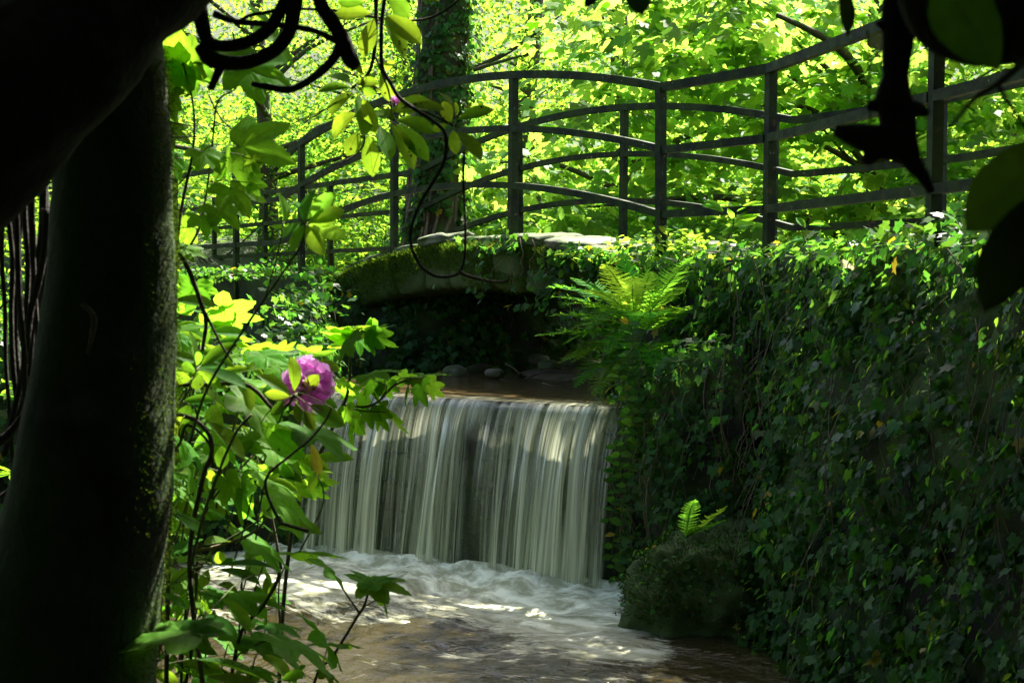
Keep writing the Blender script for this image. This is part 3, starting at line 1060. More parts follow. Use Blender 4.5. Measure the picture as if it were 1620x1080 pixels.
def ivy_on(root, Pg, out, n, size, seed, n_parts, thin=None, top=300, depth=.10, stems=30, lit=None):
    r = np.random.default_rng(seed)
    u = r.random(n); v = r.random(n)
    p = sample_grid(Pg, u, v)
    k = fbm(p * 2.3, 3, seed) > -.24 + (0 if thin is None else thin(u, v))
    k &= (fbm(p * 5.0, 3, seed + 3) > -.17) | (v < .08)
    u, v, p = u[k], v[k], p[k]; n = len(u)
    o3 = np.column_stack([np.interp(u, np.linspace(0, 1, len(out)), out[:, 0]), np.interp(u, np.linspace(0, 1, len(out)), out[:, 1]), np.zeros(n)])
    lump = np.maximum(0, fbm(p * 3.1, 3, seed + 5)) * .22
    p = p + o3 * (lump + depth * r.random(n) ** 1.3)[:, None]
    nr = o3 * .8 + np.array((0, 0, .62)) + r.normal(0, .38, (n, 3))
    ax = np.array((0, 0, -.9)) + o3 * .5 + r.normal(0, .42, (n, 3))
    # leaves and overhang along the top
    ut = r.random(top); pt = sample_grid(Pg, ut, np.zeros(top))
    ot = np.column_stack([np.interp(ut, np.linspace(0, 1, len(out)), out[:, 0]), np.interp(ut, np.linspace(0, 1, len(out)), out[:, 1]), np.zeros(top)])
    w = r.normal(-.10, .20, top)
    hmp = np.maximum(0, fbm(pt * 2.0, 3, seed + 2)) * .35
    pt = pt + ot * w[:, None]; pt[:, 2] += hmp * r.random(top) + r.uniform(-.03, .09, top)
    p = np.vstack([p, pt])
    nr = np.vstack([nr, np.array((0, 0, 1.0)) + ot * .3 + r.normal(0, .4, (top, 3))])
    ax = np.vstack([ax, ot * .7 + np.array((0, 0, -.2)) + r.normal(0, .5, (top, 3))])
    sz = np.concatenate([(.45 + .95 * r.random(n) ** 1.5) * size * (1 + .35 * fbm(p[:n] * 1.1, 2, seed + 8)), r.uniform(.7, 1.35, top) * size])
    jv = r.random(len(p)) < .28
    leaf_batch('young_foliage', T_OVA, M_BUSH if seed == 31 else M_IVY, p[jv], ax[jv], nr[jv], sz[jv] * .8, root, width=.8, kind='stuff')
    p, ax, nr, sz = p[~jv], ax[~jv], nr[~jv], sz[~jv]
    leaves(root, 'ivy_leaf', T_IVY, M_IVY, p, ax, nr, sz, n_parts, T_IVY_HI)
    for k in range(stems):
        u0 = r.random(); du = r.normal(0, .006, 6).cumsum()
        v0 = r.uniform(0, .3); v1 = min(.98, v0 + r.uniform(.2, .65))
        uu = np.clip(u0 + du, 0, 1); vv = np.linspace(v0, v1, 6)
        q = sample_grid(Pg, uu, vv)
        oo = np.column_stack([np.interp(uu, np.linspace(0, 1, len(out)), out[:, 0]), np.interp(uu, np.linspace(0, 1, len(out)), out[:, 1]), np.zeros(6)])
        q = q + oo * r.uniform(.08, .22, 6)[:, None]
        V, Q, T = tube(q, [.0027, .0016], 4, 16, cap=False)
        add_mesh('stem', V, Q, M_VINE, root)


# right-hand wall: top edge follows the railing
wpoly = [(1.00, 10.25), (1.03, 9.85), (1.54, 8.85), (1.96, 6.72), (2.35, 4.7), (2.8, 2.5), (3.2, .2)]
NW = 70
WP, WOUT = wall_surface(wpoly, EYE + .20, -.5, .55, NW, 36, 9, .16)
if WOUT[10, 0] > 0: WOUT = -WOUT; WP, _ = wall_surface(wpoly[::1], EYE + .20, -.5, -.55, NW, 36, 9, .16)
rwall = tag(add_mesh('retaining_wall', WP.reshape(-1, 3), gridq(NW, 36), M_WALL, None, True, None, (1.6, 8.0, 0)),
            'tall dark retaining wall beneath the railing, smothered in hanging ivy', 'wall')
ivy = thing('ivy', (1.6, 8.0, EYE + .2), 'dense curtain of ivy hanging down the tall wall beside the pool', 'ivy')
ivy_on(ivy, WP[:, :, :], WOUT, 36000, .054, 31, 300, lambda u, v: -.24 + .10 * v + .20 * sstep(.16, .05, u) * sstep(.15, .4, v), 1900, .15, 85)
# capping stones under the railing just right of the bridge
# left-hand embankment in front of the approach and the wing wall towards the weir
lpoly = [(-8.0, 23.0), (-4.2, 17.6), (-2.05, 14.35), (-1.85, 13.2), (-1.72, 12.0), (-1.55, 10.75), (-1.75, 10.35), (-3.2, 10.5), (-5.0, 10.6)]
NL = 90
cl = catmull(np.array([(*p, 0) for p in lpoly]), NL)
zt = np.interp(np.linspace(0, 1, NL), np.linspace(0, 1, 9), [EYE + .17, EYE + .16, EYE + .16, EYE - .10, EYE - .35, EYE - .52, EYE - .56, EYE - .45, EYE - .2])
LP_, LOUT = wall_surface(lpoly, zt, -.4, .25, NL, 24, 19, .12)
if LOUT[20, 0] < 0: LOUT = -LOUT; LP_, _ = wall_surface(lpoly, zt, -.4, -.25, NL, 24, 19, .12)
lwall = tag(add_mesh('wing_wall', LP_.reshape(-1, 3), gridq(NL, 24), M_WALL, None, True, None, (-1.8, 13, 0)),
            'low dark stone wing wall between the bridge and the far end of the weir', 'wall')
ivy2 = thing('ivy', (-1.9, 14.0, EYE + .1), 'ivy trailing over the shaded bank under the left end of the bridge', 'ivy')
ivy_on(ivy2, LP_, LOUT, 22000, .06, 32, 200, None, 2600, .16, 50)
# inner face of the left abutment, seen under the arch
apoly = [(*(B0 + BD * -3.35 + BN * -.25),), (*(B0 + BD * -2.7 + BN * .0),), (*(B0 + BD * -2.1 + BN * .45),), (*(B0 + BD * -1.75 + BN * 1.2),), (*(B0 + BD * -1.6 + BN * 2.4),), (*(B0 + BD * -1.6 + BN * 4.0),)]
AP, AOUT = wall_surface(apoly, EYE - .03, .9, .30, 30, 16, 29, .10)
if AOUT[3] @ BD < 0: AOUT = -AOUT; AP, _ = wall_surface(apoly, EYE - .03, .9, -.30, 30, 16, 29, .10)
tag(add_mesh('abutment_wall', AP.reshape(-1, 3), gridq(30, 16), M_WALL, None, True, None, (-1.2, 14.5, 1)), 'shadowed abutment wall beneath the bridge arch, hung with ivy', 'wall')
ivy3 = thing('ivy', (-1.2, 14.5, EYE - .1), 'dark ivy hanging inside the arch beneath the bridge', 'ivy')
ivy_on(ivy3, AP, AOUT, 7000, .065, 33, 200, None, 300, .26, 24)
# ivy creeping over the near right part of the arch ring
ivy4 = thing('ivy', bpt(.3, -.1, EYE + .1), 'thin ivy trailing over the pale stones at the crown of the arch', 'ivy')
n = 900
t = np.concatenate([rng.normal(.25, .35, 360), rng.normal(1.35, .28, 540)]); hh = rng.random(n)
keepf = fbm(np.stack([t * 4, hh * 3], -1), 2, 5) > -.15
t, hh = t[keepf], hh[keepf]; n = len(t)
z = int_z(t) - .12 + hh * (ext_z(t) - int_z(t) + .16)
o = -.09 - .07 * rng.random(n)
pos = np.column_stack([B0[0] + BD[0] * t + BN[0] * o, B0[1] + BD[1] * t + BN[1] * o, z])
o3 = np.array((-BN[0], -BN[1], 0))
leaves(ivy4, 'ivy_leaf', T_IVY, M_IVY, pos, np.array((0, 0, -.8)) + o3 * .4 + rng.normal(0, .5, (n, 3)), o3 * .7 + np.array((0, 0, .7)) + rng.normal(0, .4, (n, 3)), rng.uniform(.035, .065, n), 160, T_IVY_HI)
for k in range(9):
    a = rng.normal(.35, .4); hs = np.linspace(1.02, rng.uniform(-.1, .5), 6); tt_ = a + rng.normal(0, .04, 6).cumsum()
    q = np.array([bpt(x, -.09 - .03 * rng.random(), int_z(x) + h * (ext_z(x) - int_z(x))) for x, h in zip(tt_, hs)])
    V, Q, T = tube(q, [.004, .002], 4, 12, cap=False); add_mesh('stem', V, Q, M_VINE, ivy4)

# dark pier closing the corner between the fall and the tall wall
ppoly = [(.98, 9.75), (.86, 9.25), (.90, 8.85), (1.10, 8.5), (1.36, 8.2)]
PP, POUT = wall_surface(ppoly, [EYE - .40, EYE - .50, EYE - .48, EYE - .40, EYE - .30], -.5, .10, 24, 20, 39, .22)
if POUT[8, 0] > 0: POUT = -POUT; PP, _ = wall_surface(ppoly, [EYE - .40, EYE - .50, EYE - .48, EYE - .40, EYE - .30], -.5, -.10, 24, 20, 39, .22)
tag(add_mesh('pier', PP.reshape(-1, 3), gridq(24, 20), M_WALL, None, True, None, (1.0, 8.8, 0)), 'dark mossy corner pier between the waterfall and the tall ivy wall', 'wall')
ivy5 = thing('ivy', (1.0, 8.8, 1.4), 'sparse dark ivy and bare stems in the shaded corner right of the waterfall', 'ivy')
ivy_on(ivy5, PP, POUT, 5200, .046, 37, 160, lambda u, v: -.12, 420, .18, 46)
# low leafy weeds along the right end of the bridge edge
wd = thing('weeds', bpt(1.5, 0, EYE + .2), 'tangle of low bright weeds along the bridge edge between the pale stones and the post', 'weeds')
n = 700; t = 1.0 + 1.35 * rng.random(n); o = rng.normal(.05, .16, n); hz = rng.random(n) ** 1.6
pos = np.column_stack([B0[0] + BD[0] * t + BN[0] * o, B0[1] + BD[1] * t + BN[1] * o, EYE + .20 + hz * (.10 + .22 * np.maximum(0, fbm(np.stack([t * 3, o * 3], -1), 2, 9) + .3))])
leaves(wd, 'weed_leaf', T_OVA, M_BUSH, pos, rng.normal(0, 1, (n, 3)) * (1, 1, .4), np.array((0, 0, 1.0)) + rng.normal(0, .45, (n, 3)), rng.uniform(.04, .09, n), 120)
# mossy boulder at the foot of the wall
V, Q = rock_mesh((1.24, 8.02, -.05), (.60, .42, .58), 12, 5, .5, 3.2, .05)
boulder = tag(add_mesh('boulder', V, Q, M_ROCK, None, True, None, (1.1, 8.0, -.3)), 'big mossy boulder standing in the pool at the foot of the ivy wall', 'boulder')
nb = 30000
i = rng.integers(0, len(V), nb); c0 = np.array((1.24, 8.02, -.05))
pp = V[i] + rng.normal(0, .02, (nb, 3)); on = nrm((V[i] - c0) / np.array((.60, .42, .58)))
k = (fbm(pp * 4, 3, 2) > -.22) & (pp[:, 2] > .04)
pp, on = pp[k], on[k]
o = leaf_batch('moss', T_BLADE, M_MOSS_DK, pp, on + np.array((0, 0, .2)) + rng.normal(0, .5, on.shape), rng.normal(0, 1, on.shape), rng.uniform(.012, .032, len(pp)), boulder, width=1.5)
tag(o, kind='stuff')

crp = thing('creeping_plant', (1.3, 7.95, .5), 'small round leaved creeper growing over the mossy boulder', 'plant')
i = rng.integers(0, len(V), 2600); pp = V[i] + rng.normal(0, .015, (2600, 3)); on = nrm((pp - c0) / np.array((.60, .42, .58)))
k = (pp[:, 2] > .12) & (fbm(pp * 3.2, 3, 12) + .25 * (pp[:, 0] - 1.1) + .25 * on[:, 2] > .02); pp, on = pp[k], on[k]
leaves(crp, 'creeper_leaf', T_OVA, M_IVY, pp + on * rng.uniform(.01, .05, (len(pp), 1)), rng.normal(0, 1, pp.shape) + np.array((0, 0, -.4)), on + np.array((0, 0, .3)) + rng.normal(0, .35, pp.shape), rng.uniform(.018, .042, len(pp)), 0)

# ------------------------------------------------------------------ gravel bar, logs and stones in the stream
gxx = np.linspace(-1.1, 2.6, 60); gyy = np.linspace(10.9, 17.5, 70)
A, Bm = np.meshgrid(gxx, gyy, indexing='ij')
dm = np.hypot((A - .75 - (Bm - 13) * .25) / 1.0, (Bm - 13.2) / 2.6)
Zb = LIP - .16 + .24 * sstep(1.1, .3, dm) + .05 * fbm(np.stack([A * 4, Bm * 4], -1), 4, 44)
tag(add_mesh('gravel_bar', np.stack([A, Bm, Zb], -1).reshape(-1, 3), gridq(60, 70), M_GRAVEL), kind='structure')
stones = [(-.22, 13.6, .17), (-.05, 14.2, .14), (.25, 13.3, .11), (.55, 12.4, .13), (.8, 11.6, .15), (.32, 12.0, .10), (-.5, 12.4, .14), (-.15, 11.9, .08), (1.0, 12.6, .16), (.1, 15.0, .16), (.7, 13.9, .12), (-.75, 13.2, .12)]
desc = ['grey stone at the upstream edge of the gravel bar', 'rounded stone behind the fallen log', 'small brown stone in the middle of the bar', 'flat stone among the sticks below the arch', 'wet stone under the fern fronds', 'little stone at the water edge of the bar',
        'dark stone in the shallows near the ivy bank', 'smallest stone close to the weir lip', 'pale stone under the far side of the arch', 'stone far upstream under the arch', 'brown stone behind the pile of sticks', 'dark stone beside the abutment under the arch']
for k, ((x, y, r), ds) in enumerate(zip(stones, desc)):
    zz = LIP + .02 + .10 * float(sstep(1.1, .3, np.hypot((x - .75 - (y - 13) * .25), (y - 13.2) / 2.6)))
    V, Q = rock_mesh((0, 0, 0), (r, r * .8, r * .5), k + 900, 3, .3, 1.7, .05)
    a = k * 1.3; Rm = np.array(((math.cos(a), -math.sin(a), 0), (math.sin(a), math.cos(a), 0), (0, 0, 1)))
    tag(add_mesh('stone', V @ Rm.T + (x, y, zz), Q, M_PEBBLE, None, True, None, (x, y, zz)), ds, 'stone', 'stones in the stream')
V, Q, T = tube([P(690, 600, 12.6), P(735, 592, 12.9), P(790, 578, 13.4), P(850, 560, 14.3)], [.05, .065, .06, .04], 12, 24, .25, 9, 3)
tag(add_mesh('log', V, [Q, T], M_BARK, None, True, None, V.mean(0)), 'fallen brown log lying across the gravel bar under the arch', 'log')
sticks = [((745, 560), (805, 540), 13.6, .010), ((800, 575), (835, 607), 12.6, .008), ((830, 600), (905, 588), 11.6, .010), ((858, 606), (925, 612), 11.2, .008), ((880, 612), (930, 580), 11.3, .007), ((790, 600), (880, 606), 11.9, .009), ((700, 608), (770, 602), 12.2, .008), ((905, 600), (950, 606), 10.9, .009), ((840, 590), (960, 602), 11.3, .006), ((785, 545), (832, 572), 13.5, .012)]
sd = ['upper stick leaning on the log', 'thin forked stick on the bar', 'stick lying flat near the fern', 'stick at the waterline below the fern', 'stick leaning up into the fern', 'long stick along the bar edge', 'stick half sunk near the ivy bank', 'short stick by the weir corner', 'longest thin twig across the sticks', 'broken stick beneath the arch shadow']
for k, ((a, b, d, r), ds) in enumerate(zip(sticks, sd)):
    p0 = P(*a, d); p1 = P(*b, d - .15); mid = (p0 + p1) / 2 + rng.normal(0, .03, 3)
    V, Q, T = tube([p0, mid, p1], [r, r * .8, r * .5], 5, 10, .2, 12, k)
    tag(add_mesh('stick', V, [Q, T], M_VINE if k % 2 else M_TWIG, None, True, None, mid), ds, 'stick', 'sticks washed onto the gravel bar')

# ------------------------------------------------------------------ ferns
def frond(root, a, b, lift, width=.115, pairs=26, name='frond'):
    """A fern frond arching from a to b (world points)."""
    a, b = np.asarray(a), np.asarray(b)
    mid = (a + b) / 2 + np.array((0, 0, lift)) + rng.normal(0, .015, 3)
    s = np.linspace(0, 1, 15)[:, None]
    c = a * (1 - s) ** 2 + 2 * mid * s * (1 - s) + b * s ** 2
    L = np.linalg.norm(np.diff(c, axis=0), axis=1).sum()
    j = Join()
    j.tube(c, [.0045, .0012], 4, 18, cap=False)
    tg = nrm(np.gradient(c, axis=0))
    PV = []; PT = []; luv = []
    base = j.n
    for k in range(pairs):
        f = .10 + .89 * k / (pairs - 1)
        i = f * 14; i0 = min(int(i), 13); p = c[i0] + (c[i0 + 1] - c[i0]) * (i - i0); t = tg[i0]
        up = nrm(np.array((0, 0, 1.0)) - t * t[2]); sd = np.cross(t, up)
        prof = math.sin(min(1, f * 1.25 + .12) * math.pi * .5) * (1 - f) ** .75 * 1.5 + .05
        ln = width * prof * L / .75
        for sg in (-1, 1):
            d = nrm(sd * sg + t * .35 + up * rng.normal(-.18, .10))
            n_ = nrm(np.cross(d, t) * -sg + rng.normal(0, .1, 3))
            e = nrm(np.cross(n_, d))
            w = L * .40 / pairs * 1.6
            m = 6; vs = [p]
            for q in range(1, m + 1):
                g = q / m
                hw = w * (1 - g * .85) * (1.0 if q % 2 else .62)
                o_ = p + d * ln * g - n_ * ln * .18 * g * g
                vs += [o_ + e * hw, o_ - e * hw]
            b0 = j.n
            tr = [(0, 1, 2)]
            for q in range(m - 1):
                x = 1 + 2 * q
                tr += [(x, x + 2, x + 1), (x + 1, x + 2, x + 3)]
            j.add(vs, (), tr)
    V = np.concatenate(j.V)
    o = add_mesh(name, V, [np.concatenate(j.Q), np.concatenate(j.T)], M_FERN, root, True, {'var': np.full(len(V), rng.random())})
    return o


fern = thing('fern', P(1005, 530, 9.35), 'large bright green fern arching out where the wall meets the bridge', 'fern')
D = 9.3
for (bx, by, tx, ty, db, dt, lf) in [(1000, 500, 866, 455, 9.3, 9.5, .12), (1005, 490, 1040, 386, 9.35, 9.3, .05), (1020, 500, 1094, 408, 9.3, 9.0, .08), (1000, 495, 955, 418, 9.3, 9.0, .06),
                                     (998, 510, 889, 482, 9.2, 9.0, .12), (998, 520, 868, 500, 9.2, 9.1, .10), (998, 535, 848, 531, 9.2, 9.0, .08), (1000, 545, 905, 572, 9.15, 8.9, .12), (1010, 520, 1072, 484, 9.2, 8.9, .08),
                                     (1015, 530, 1090, 488, 9.2, 8.8, .10), (1015, 560, 1070, 545, 9.2, 8.8, .06), (1020, 575, 1098, 562, 9.2, 8.7, .07), (1005, 500, 985, 400, 9.35, 9.4, .05), (1000, 505, 930, 520, 9.2, 8.7, .16),
                                     (1005, 510, 1005, 440, 9.2, 8.8, .12), (1000, 520, 960, 560, 9.2, 8.7, .14), (1010, 500, 1060, 420, 9.35, 9.4, .06), (1003, 505, 905, 440, 9.35, 9.6, .10), (1003, 530, 890, 545, 9.2, 9.2, .12), (1000, 545, 882, 575, 9.1, 8.9, .12), (1000, 550, 910, 612, 9.1, 8.8, .13), (1002, 550, 940, 625, 9.1, 8.7, .13), (1010, 550, 1042, 585, 9.1, 8.6, .10), (998, 515, 872, 470, 9.2, 9.2, .12), (998, 525, 905, 520, 9.15, 8.9, .14), (1000, 500, 920, 460, 9.2, 9.0, .12), (1008, 505, 1030, 430, 9.3, 9.0, .08), (1015, 510, 1080, 455, 9.2, 8.9, .1), (1005, 520, 1035, 500, 9.1, 8.6, .12)]:
    frond(fern, P(bx, by, db), P(tx, ty, dt), lf, .25, 28)
fern2 = thing('fern', P(1085, 850, 7.75), 'small fern growing from the dark wall above the boulder', 'fern')
for (tx, ty, lf) in [(1150, 800, .05), (1152, 822, .05), (1100, 790, .04), (1120, 838, .05)]:
    frond(fern2, P(1085, 850, 7.75), P(tx, ty, 7.55), lf, .17, 16)

# ------------------------------------------------------------------ trees and bushes beyond the bridge
def keep_clear(p):
    """No leaves on the path corridor, in front of the near railing, or in the stream bed."""
    s = (p[:, 0] - B0[0]) * BN[0] + (p[:, 1] - B0[1]) * BN[1]
    cor = (s > -.7) & (s < WIDTH + .35) & (p[:, 2] < EYE + 3.2)
    front = (s <= -.7) & (p[:, 0] > -4.6)
    cor = cor & (p[:, 0] > -5.2)
    rightp = (p[:, 1] < 10.6) & (p[:, 0] > wall_x(p[:, 1]) - .6) & (p[:, 0] < wall_x(p[:, 1]) + 2.3)
    return ~(cor | front | rightp)


def tier_leaves(r, cen, rad, n, size, droop=.35, up=1.0, jit=.38, dz=.07):
    M = len(cen) * n
    i = np.repeat(np.arange(len(cen)), n)
    th = r.random(M) * 2 * np.pi; rr = np.sqrt(r.random(M))
    R = rad[i]
    e = np.column_stack([np.cos(th), np.sin(th), np.zeros(M)])
    pos = cen[i] + e * (rr * R)[:, None]
    pos[:, 2] += -droop * R * rr ** 2 + r.normal(0, dz, M)
    ax = e + np.array((0, 0, -.45)) + r.normal(0, .4, (M, 3))
    nr = np.array((0, 0, up)) + e * .30 + r.normal(0, jit, (M, 3))
    return pos, ax, nr, r.uniform(.65, 1.2, M) * size


def tree(name, label, cat, base, h, rt, cc, cr, ncl, nper, size, tmpl_name, tmpl, mat, seed, n_parts=0, hi=None, limbs=9, group=None, clr=(.35, .75), droop=.35, bark=None, lean=(0, 0), filt=None, low=0.0):
    r = np.random.default_rng(seed)
    bx, by = base; bz = float(ground_z(np.array([bx]), np.array([by]))[0]) - .15
    root = thing(name, (bx, by, bz), label, cat, group)
    cc = np.asarray(cc, dtype=float); cr = np.asarray(cr, dtype=float)
    d = nrm(r.normal(0, 1, (ncl, 3))); q = r.random(ncl) ** .45
    cen = cc + d * q[:, None] * cr
    cen[:, 2] = np.maximum(cen[:, 2], bz + .6 + low)
    ok = fbm(cen * .6, 3, seed) > -.07
    cen = cen[ok]
    rad = r.uniform(*clr, len(cen))
    pos, ax, nr, sz = tier_leaves(r, cen, rad, nper, size, droop)
    k = filt(pos) if filt is not None else keep_clear(pos)
    k &= pos[:, 2] > ground_z(pos[:, 0], pos[:, 1]) + .05
    leaves(root, tmpl_name, tmpl, mat, pos[k], ax[k], nr[k], sz[k], n_parts, hi)
    top = np.array((bx + lean[0], by + lean[1], bz + h))
    midp = np.array((bx + lean[0] * .35 + r.normal(0, .1), by + lean[1] * .35, bz + h * .5))
    V, Q, T = tube([(bx, by, bz), (bx + r.normal(0, .05), by, bz + h * .2), midp, top], [rt * 1.35, rt, rt * .75, rt * .25], 14, 34, .16, 2.2, seed, lump=.2)
    add_mesh('trunk', V, [Q, T], bark or M_BARK, root)
    m = len(cen)
    for k in range(limbs):
        c = cen[r.integers(0, m)]
        f = np.clip((c[2] - bz) / h * .75, .12, .9)
        a = np.array((bx + lean[0] * f, by + lean[1] * f, bz + h * f))
        L = np.linalg.norm(c - a)
        mid = (a * .55 + c * .45) + r.normal(0, .06 * L, 3) + np.array((0, 0, .05 * L))
        rb = min(rt * .45, .02 + .014 * L)
        V, Q, T = tube([a, mid, c], [rb, rb * .65, .010], 7, 18, .2, 5, seed + k)
        add_mesh('branch', V, [Q, T], bark or M_BARK, root)
    return root, cen


BGROUP = 'trees beyond the bridge'
# bright sycamores filling the right half behind the railings
tree('sycamore_tree', 'bright sunlit sycamore with low spreading boughs behind the right half of the bridge', 'tree', (4.6, 17.6), 8.5, .17, (3.4, 16.4, 4.3), (4.2, 2.4, 2.5), 300, 26, .155, 'sycamore_leaf', T_SYC, M_SYC, 41, 300, T_SYC_HI, 16, BGROUP)
tree('sycamore_tree', 'sycamore with broad pale leaves directly behind the highest part of the far railing', 'tree', (1.6, 21.0), 8.5, .16, (1.9, 20.0, 4.6), (3.4, 2.0, 2.7), 240, 26, .15, 'sycamore_leaf', T_SYC, M_SYC, 42, 250, T_SYC_HI, 14, BGROUP)
tree('sycamore_tree', 'young sycamore leaning over the path at the far right behind the railings', 'tree', (7.6, 15.6), 7.0, .12, (6.4, 15.2, 3.9), (2.4, 2.0, 2.2), 120, 26, .15, 'sycamore_leaf', T_SYC, M_SYC, 43, 120, T_SYC_HI, 9, BGROUP)
# finer-leaved trees on the left
tree('hazel_tree', 'fine leaved light green tree behind the left end of the bridge', 'tree', (-3.7, 21.6), 8.0, .13, (-3.7, 20.6, 4.3), (3.0, 2.4, 2.8), 380, 34, .075, 'small_leaf', T_OVA, M_SMALL, 44, 150, None, 14, BGROUP)
tree('hazel_tree', 'bushy light green tree on the far left beyond the embankment', 'tree', (-8.4, 20.0), 8.0, .12, (-7.6, 19.2, 4.2), (2.9, 2.6, 2.9), 260, 32, .08, 'small_leaf', T_OVA, M_SMALL, 45, 100, None, 10, BGROUP)
tree('beech_tree', 'green leafy tree between the ivy clad trunk and the tree at the left', 'tree', (-1.6, 23.4), 9.0, .14, (-1.6, 22.4, 4.9), (2.8, 2.2, 3.1), 300, 32, .09, 'small_leaf', T_OVA, M_BUSH, 46, 0, None, 10, BGROUP)
far = [(.3, 25.6, 'leafy tree between the two bright sycamores and the slope'), (-13.5, 27, 'far tree at the left edge of the wood'), (-7.5, 29, 'far tree seen above the left end of the railings'), (-2.5, 31, 'far tree up the slope behind the ivy clad trunk'), (2.8, 29, 'far tree up the slope behind the middle of the bridge'),
       (7.8, 27.5, 'far tree behind the bright sycamores'), (13.5, 28.5, 'far bluish green tree at the right behind the railings'), (10.5, 23, 'shaded green tree behind the leaning young sycamore')]
for k, (x, y, lb) in enumerate(far):
    z0 = float(ground_z(np.array([x]), np.array([y]))[0])
    tree('woodland_tree', lb, 'tree', (x, y), 8.5, .2, (x, y - .5, z0 + 3.2), (3.8, 2.6, 2.8), 260, 28, .14, 'woodland_leaf', T_OVA_LO, M_BUSH if k % 2 else M_SMALL, 60 + k, 0, None, 6, 'far trees on the wooded slope', clr=(.4, .9))

# old trunk wrapped in ivy
root = thing('ivy_clad_tree', (-.83, 16.6, 1.8), 'thick old tree trunk wrapped in ivy rising behind the crown of the bridge', 'tree')
V, Q, T = tube([(-1.05, 16.6, 1.5), (-.92, 16.6, 2.6), (-.83, 16.6, 4.4), (-.72, 16.6, 6.5), (-.75, 16.7, 10.5)], [.42, .30, .26, .25, .2], 20, 60, .3, 3.0, 4, lump=.3)
add_mesh('trunk', V, [Q, T], M_BARK, root)
r = np.random.default_rng(77)
n = 6500
zz = 1.9 + 6.5 * r.random(n); th = r.random(n) * 2 * np.pi
cx = np.interp(zz, [1.5, 2.6, 4.4, 6.5, 10.5], [-1.05, -.92, -.83, -.72, -.75]); R = np.interp(zz, [1.5, 2.6, 4.4, 6.5, 10.5], [.42, .32, .28, .27, .2])
e = np.column_stack([np.cos(th), np.sin(th), 0 * th])
k = fbm(np.column_stack([e * 1.1, zz * .9])[:, [0, 1, 3]], 3, 6) + .25 * e[:, 0] > -.10
pos = np.column_stack([cx, 16.6 + 0 * cx, zz]) + e * (R + .02 + .16 * r.random(n) ** 2)[:, None]
leaves(root, 'ivy_leaf', T_IVY, M_IVY, pos[k], (np.array((0, 0, -.9)) + e * .5 + r.normal(0, .4, (n, 3)))[k], (e * .8 + np.array((0, 0, .6)) + r.normal(0, .35, (n, 3)))[k], r.uniform(.045, .085, n)[k], 150, T_IVY_HI)
for q in range(16):
    a0 = r.random() * 6.28; zs = np.linspace(1.7, r.uniform(4, 8), 9); aa = a0 + r.normal(0, .22, 9).cumsum()
    pts = np.column_stack([np.interp(zs, [1.5, 2.6, 4.4, 6.5, 10.5], [-1.05, -.92, -.83, -.72, -.75]) + np.cos(aa) * (np.interp(zs, [1.5, 2.6, 10], [.42, .31, .24]) + .01), 16.6 + np.sin(aa) * (np.interp(zs, [1.5, 2.6, 10], [.42, .31, .24]) + .01), zs])
    V, Q, T = tube(pts, [.022, .010], 6, 30, .2, 8, q); add_mesh('stem', V, Q, M_VINE, root)
# pale trunk at the right edge
root = thing('tree', (6.7, 18.4, 1.8), 'pale creeper laced trunk at the right edge beyond the railings', 'tree', BGROUP)
V, Q, T = tube([(6.75, 18.4, 1.5), (6.7, 18.4, 3.5), (6.62, 18.4, 6.0), (6.5, 18.5, 10)], [.34, .26, .24, .2], 16, 50, .25, 3.5, 14, lump=.3)
add_mesh('trunk', V, [Q, T], M_BARK, root)
for q in range(10):
    a0 = r.random() * 6.28; zs = np.linspace(1.7, r.uniform(4, 8), 9); aa = a0 + r.normal(0, .2, 9).cumsum()
    pts = np.column_stack([np.interp(zs, [1.5, 3.5, 6, 10], [6.75, 6.7, 6.62, 6.5]) + np.cos(aa) * .27, 18.4 + np.sin(aa) * .27, zs])
    V, Q, T = tube(pts, [.02, .01], 6, 30, .2, 8, q); add_mesh('stem', V, Q, M_VINE, root)

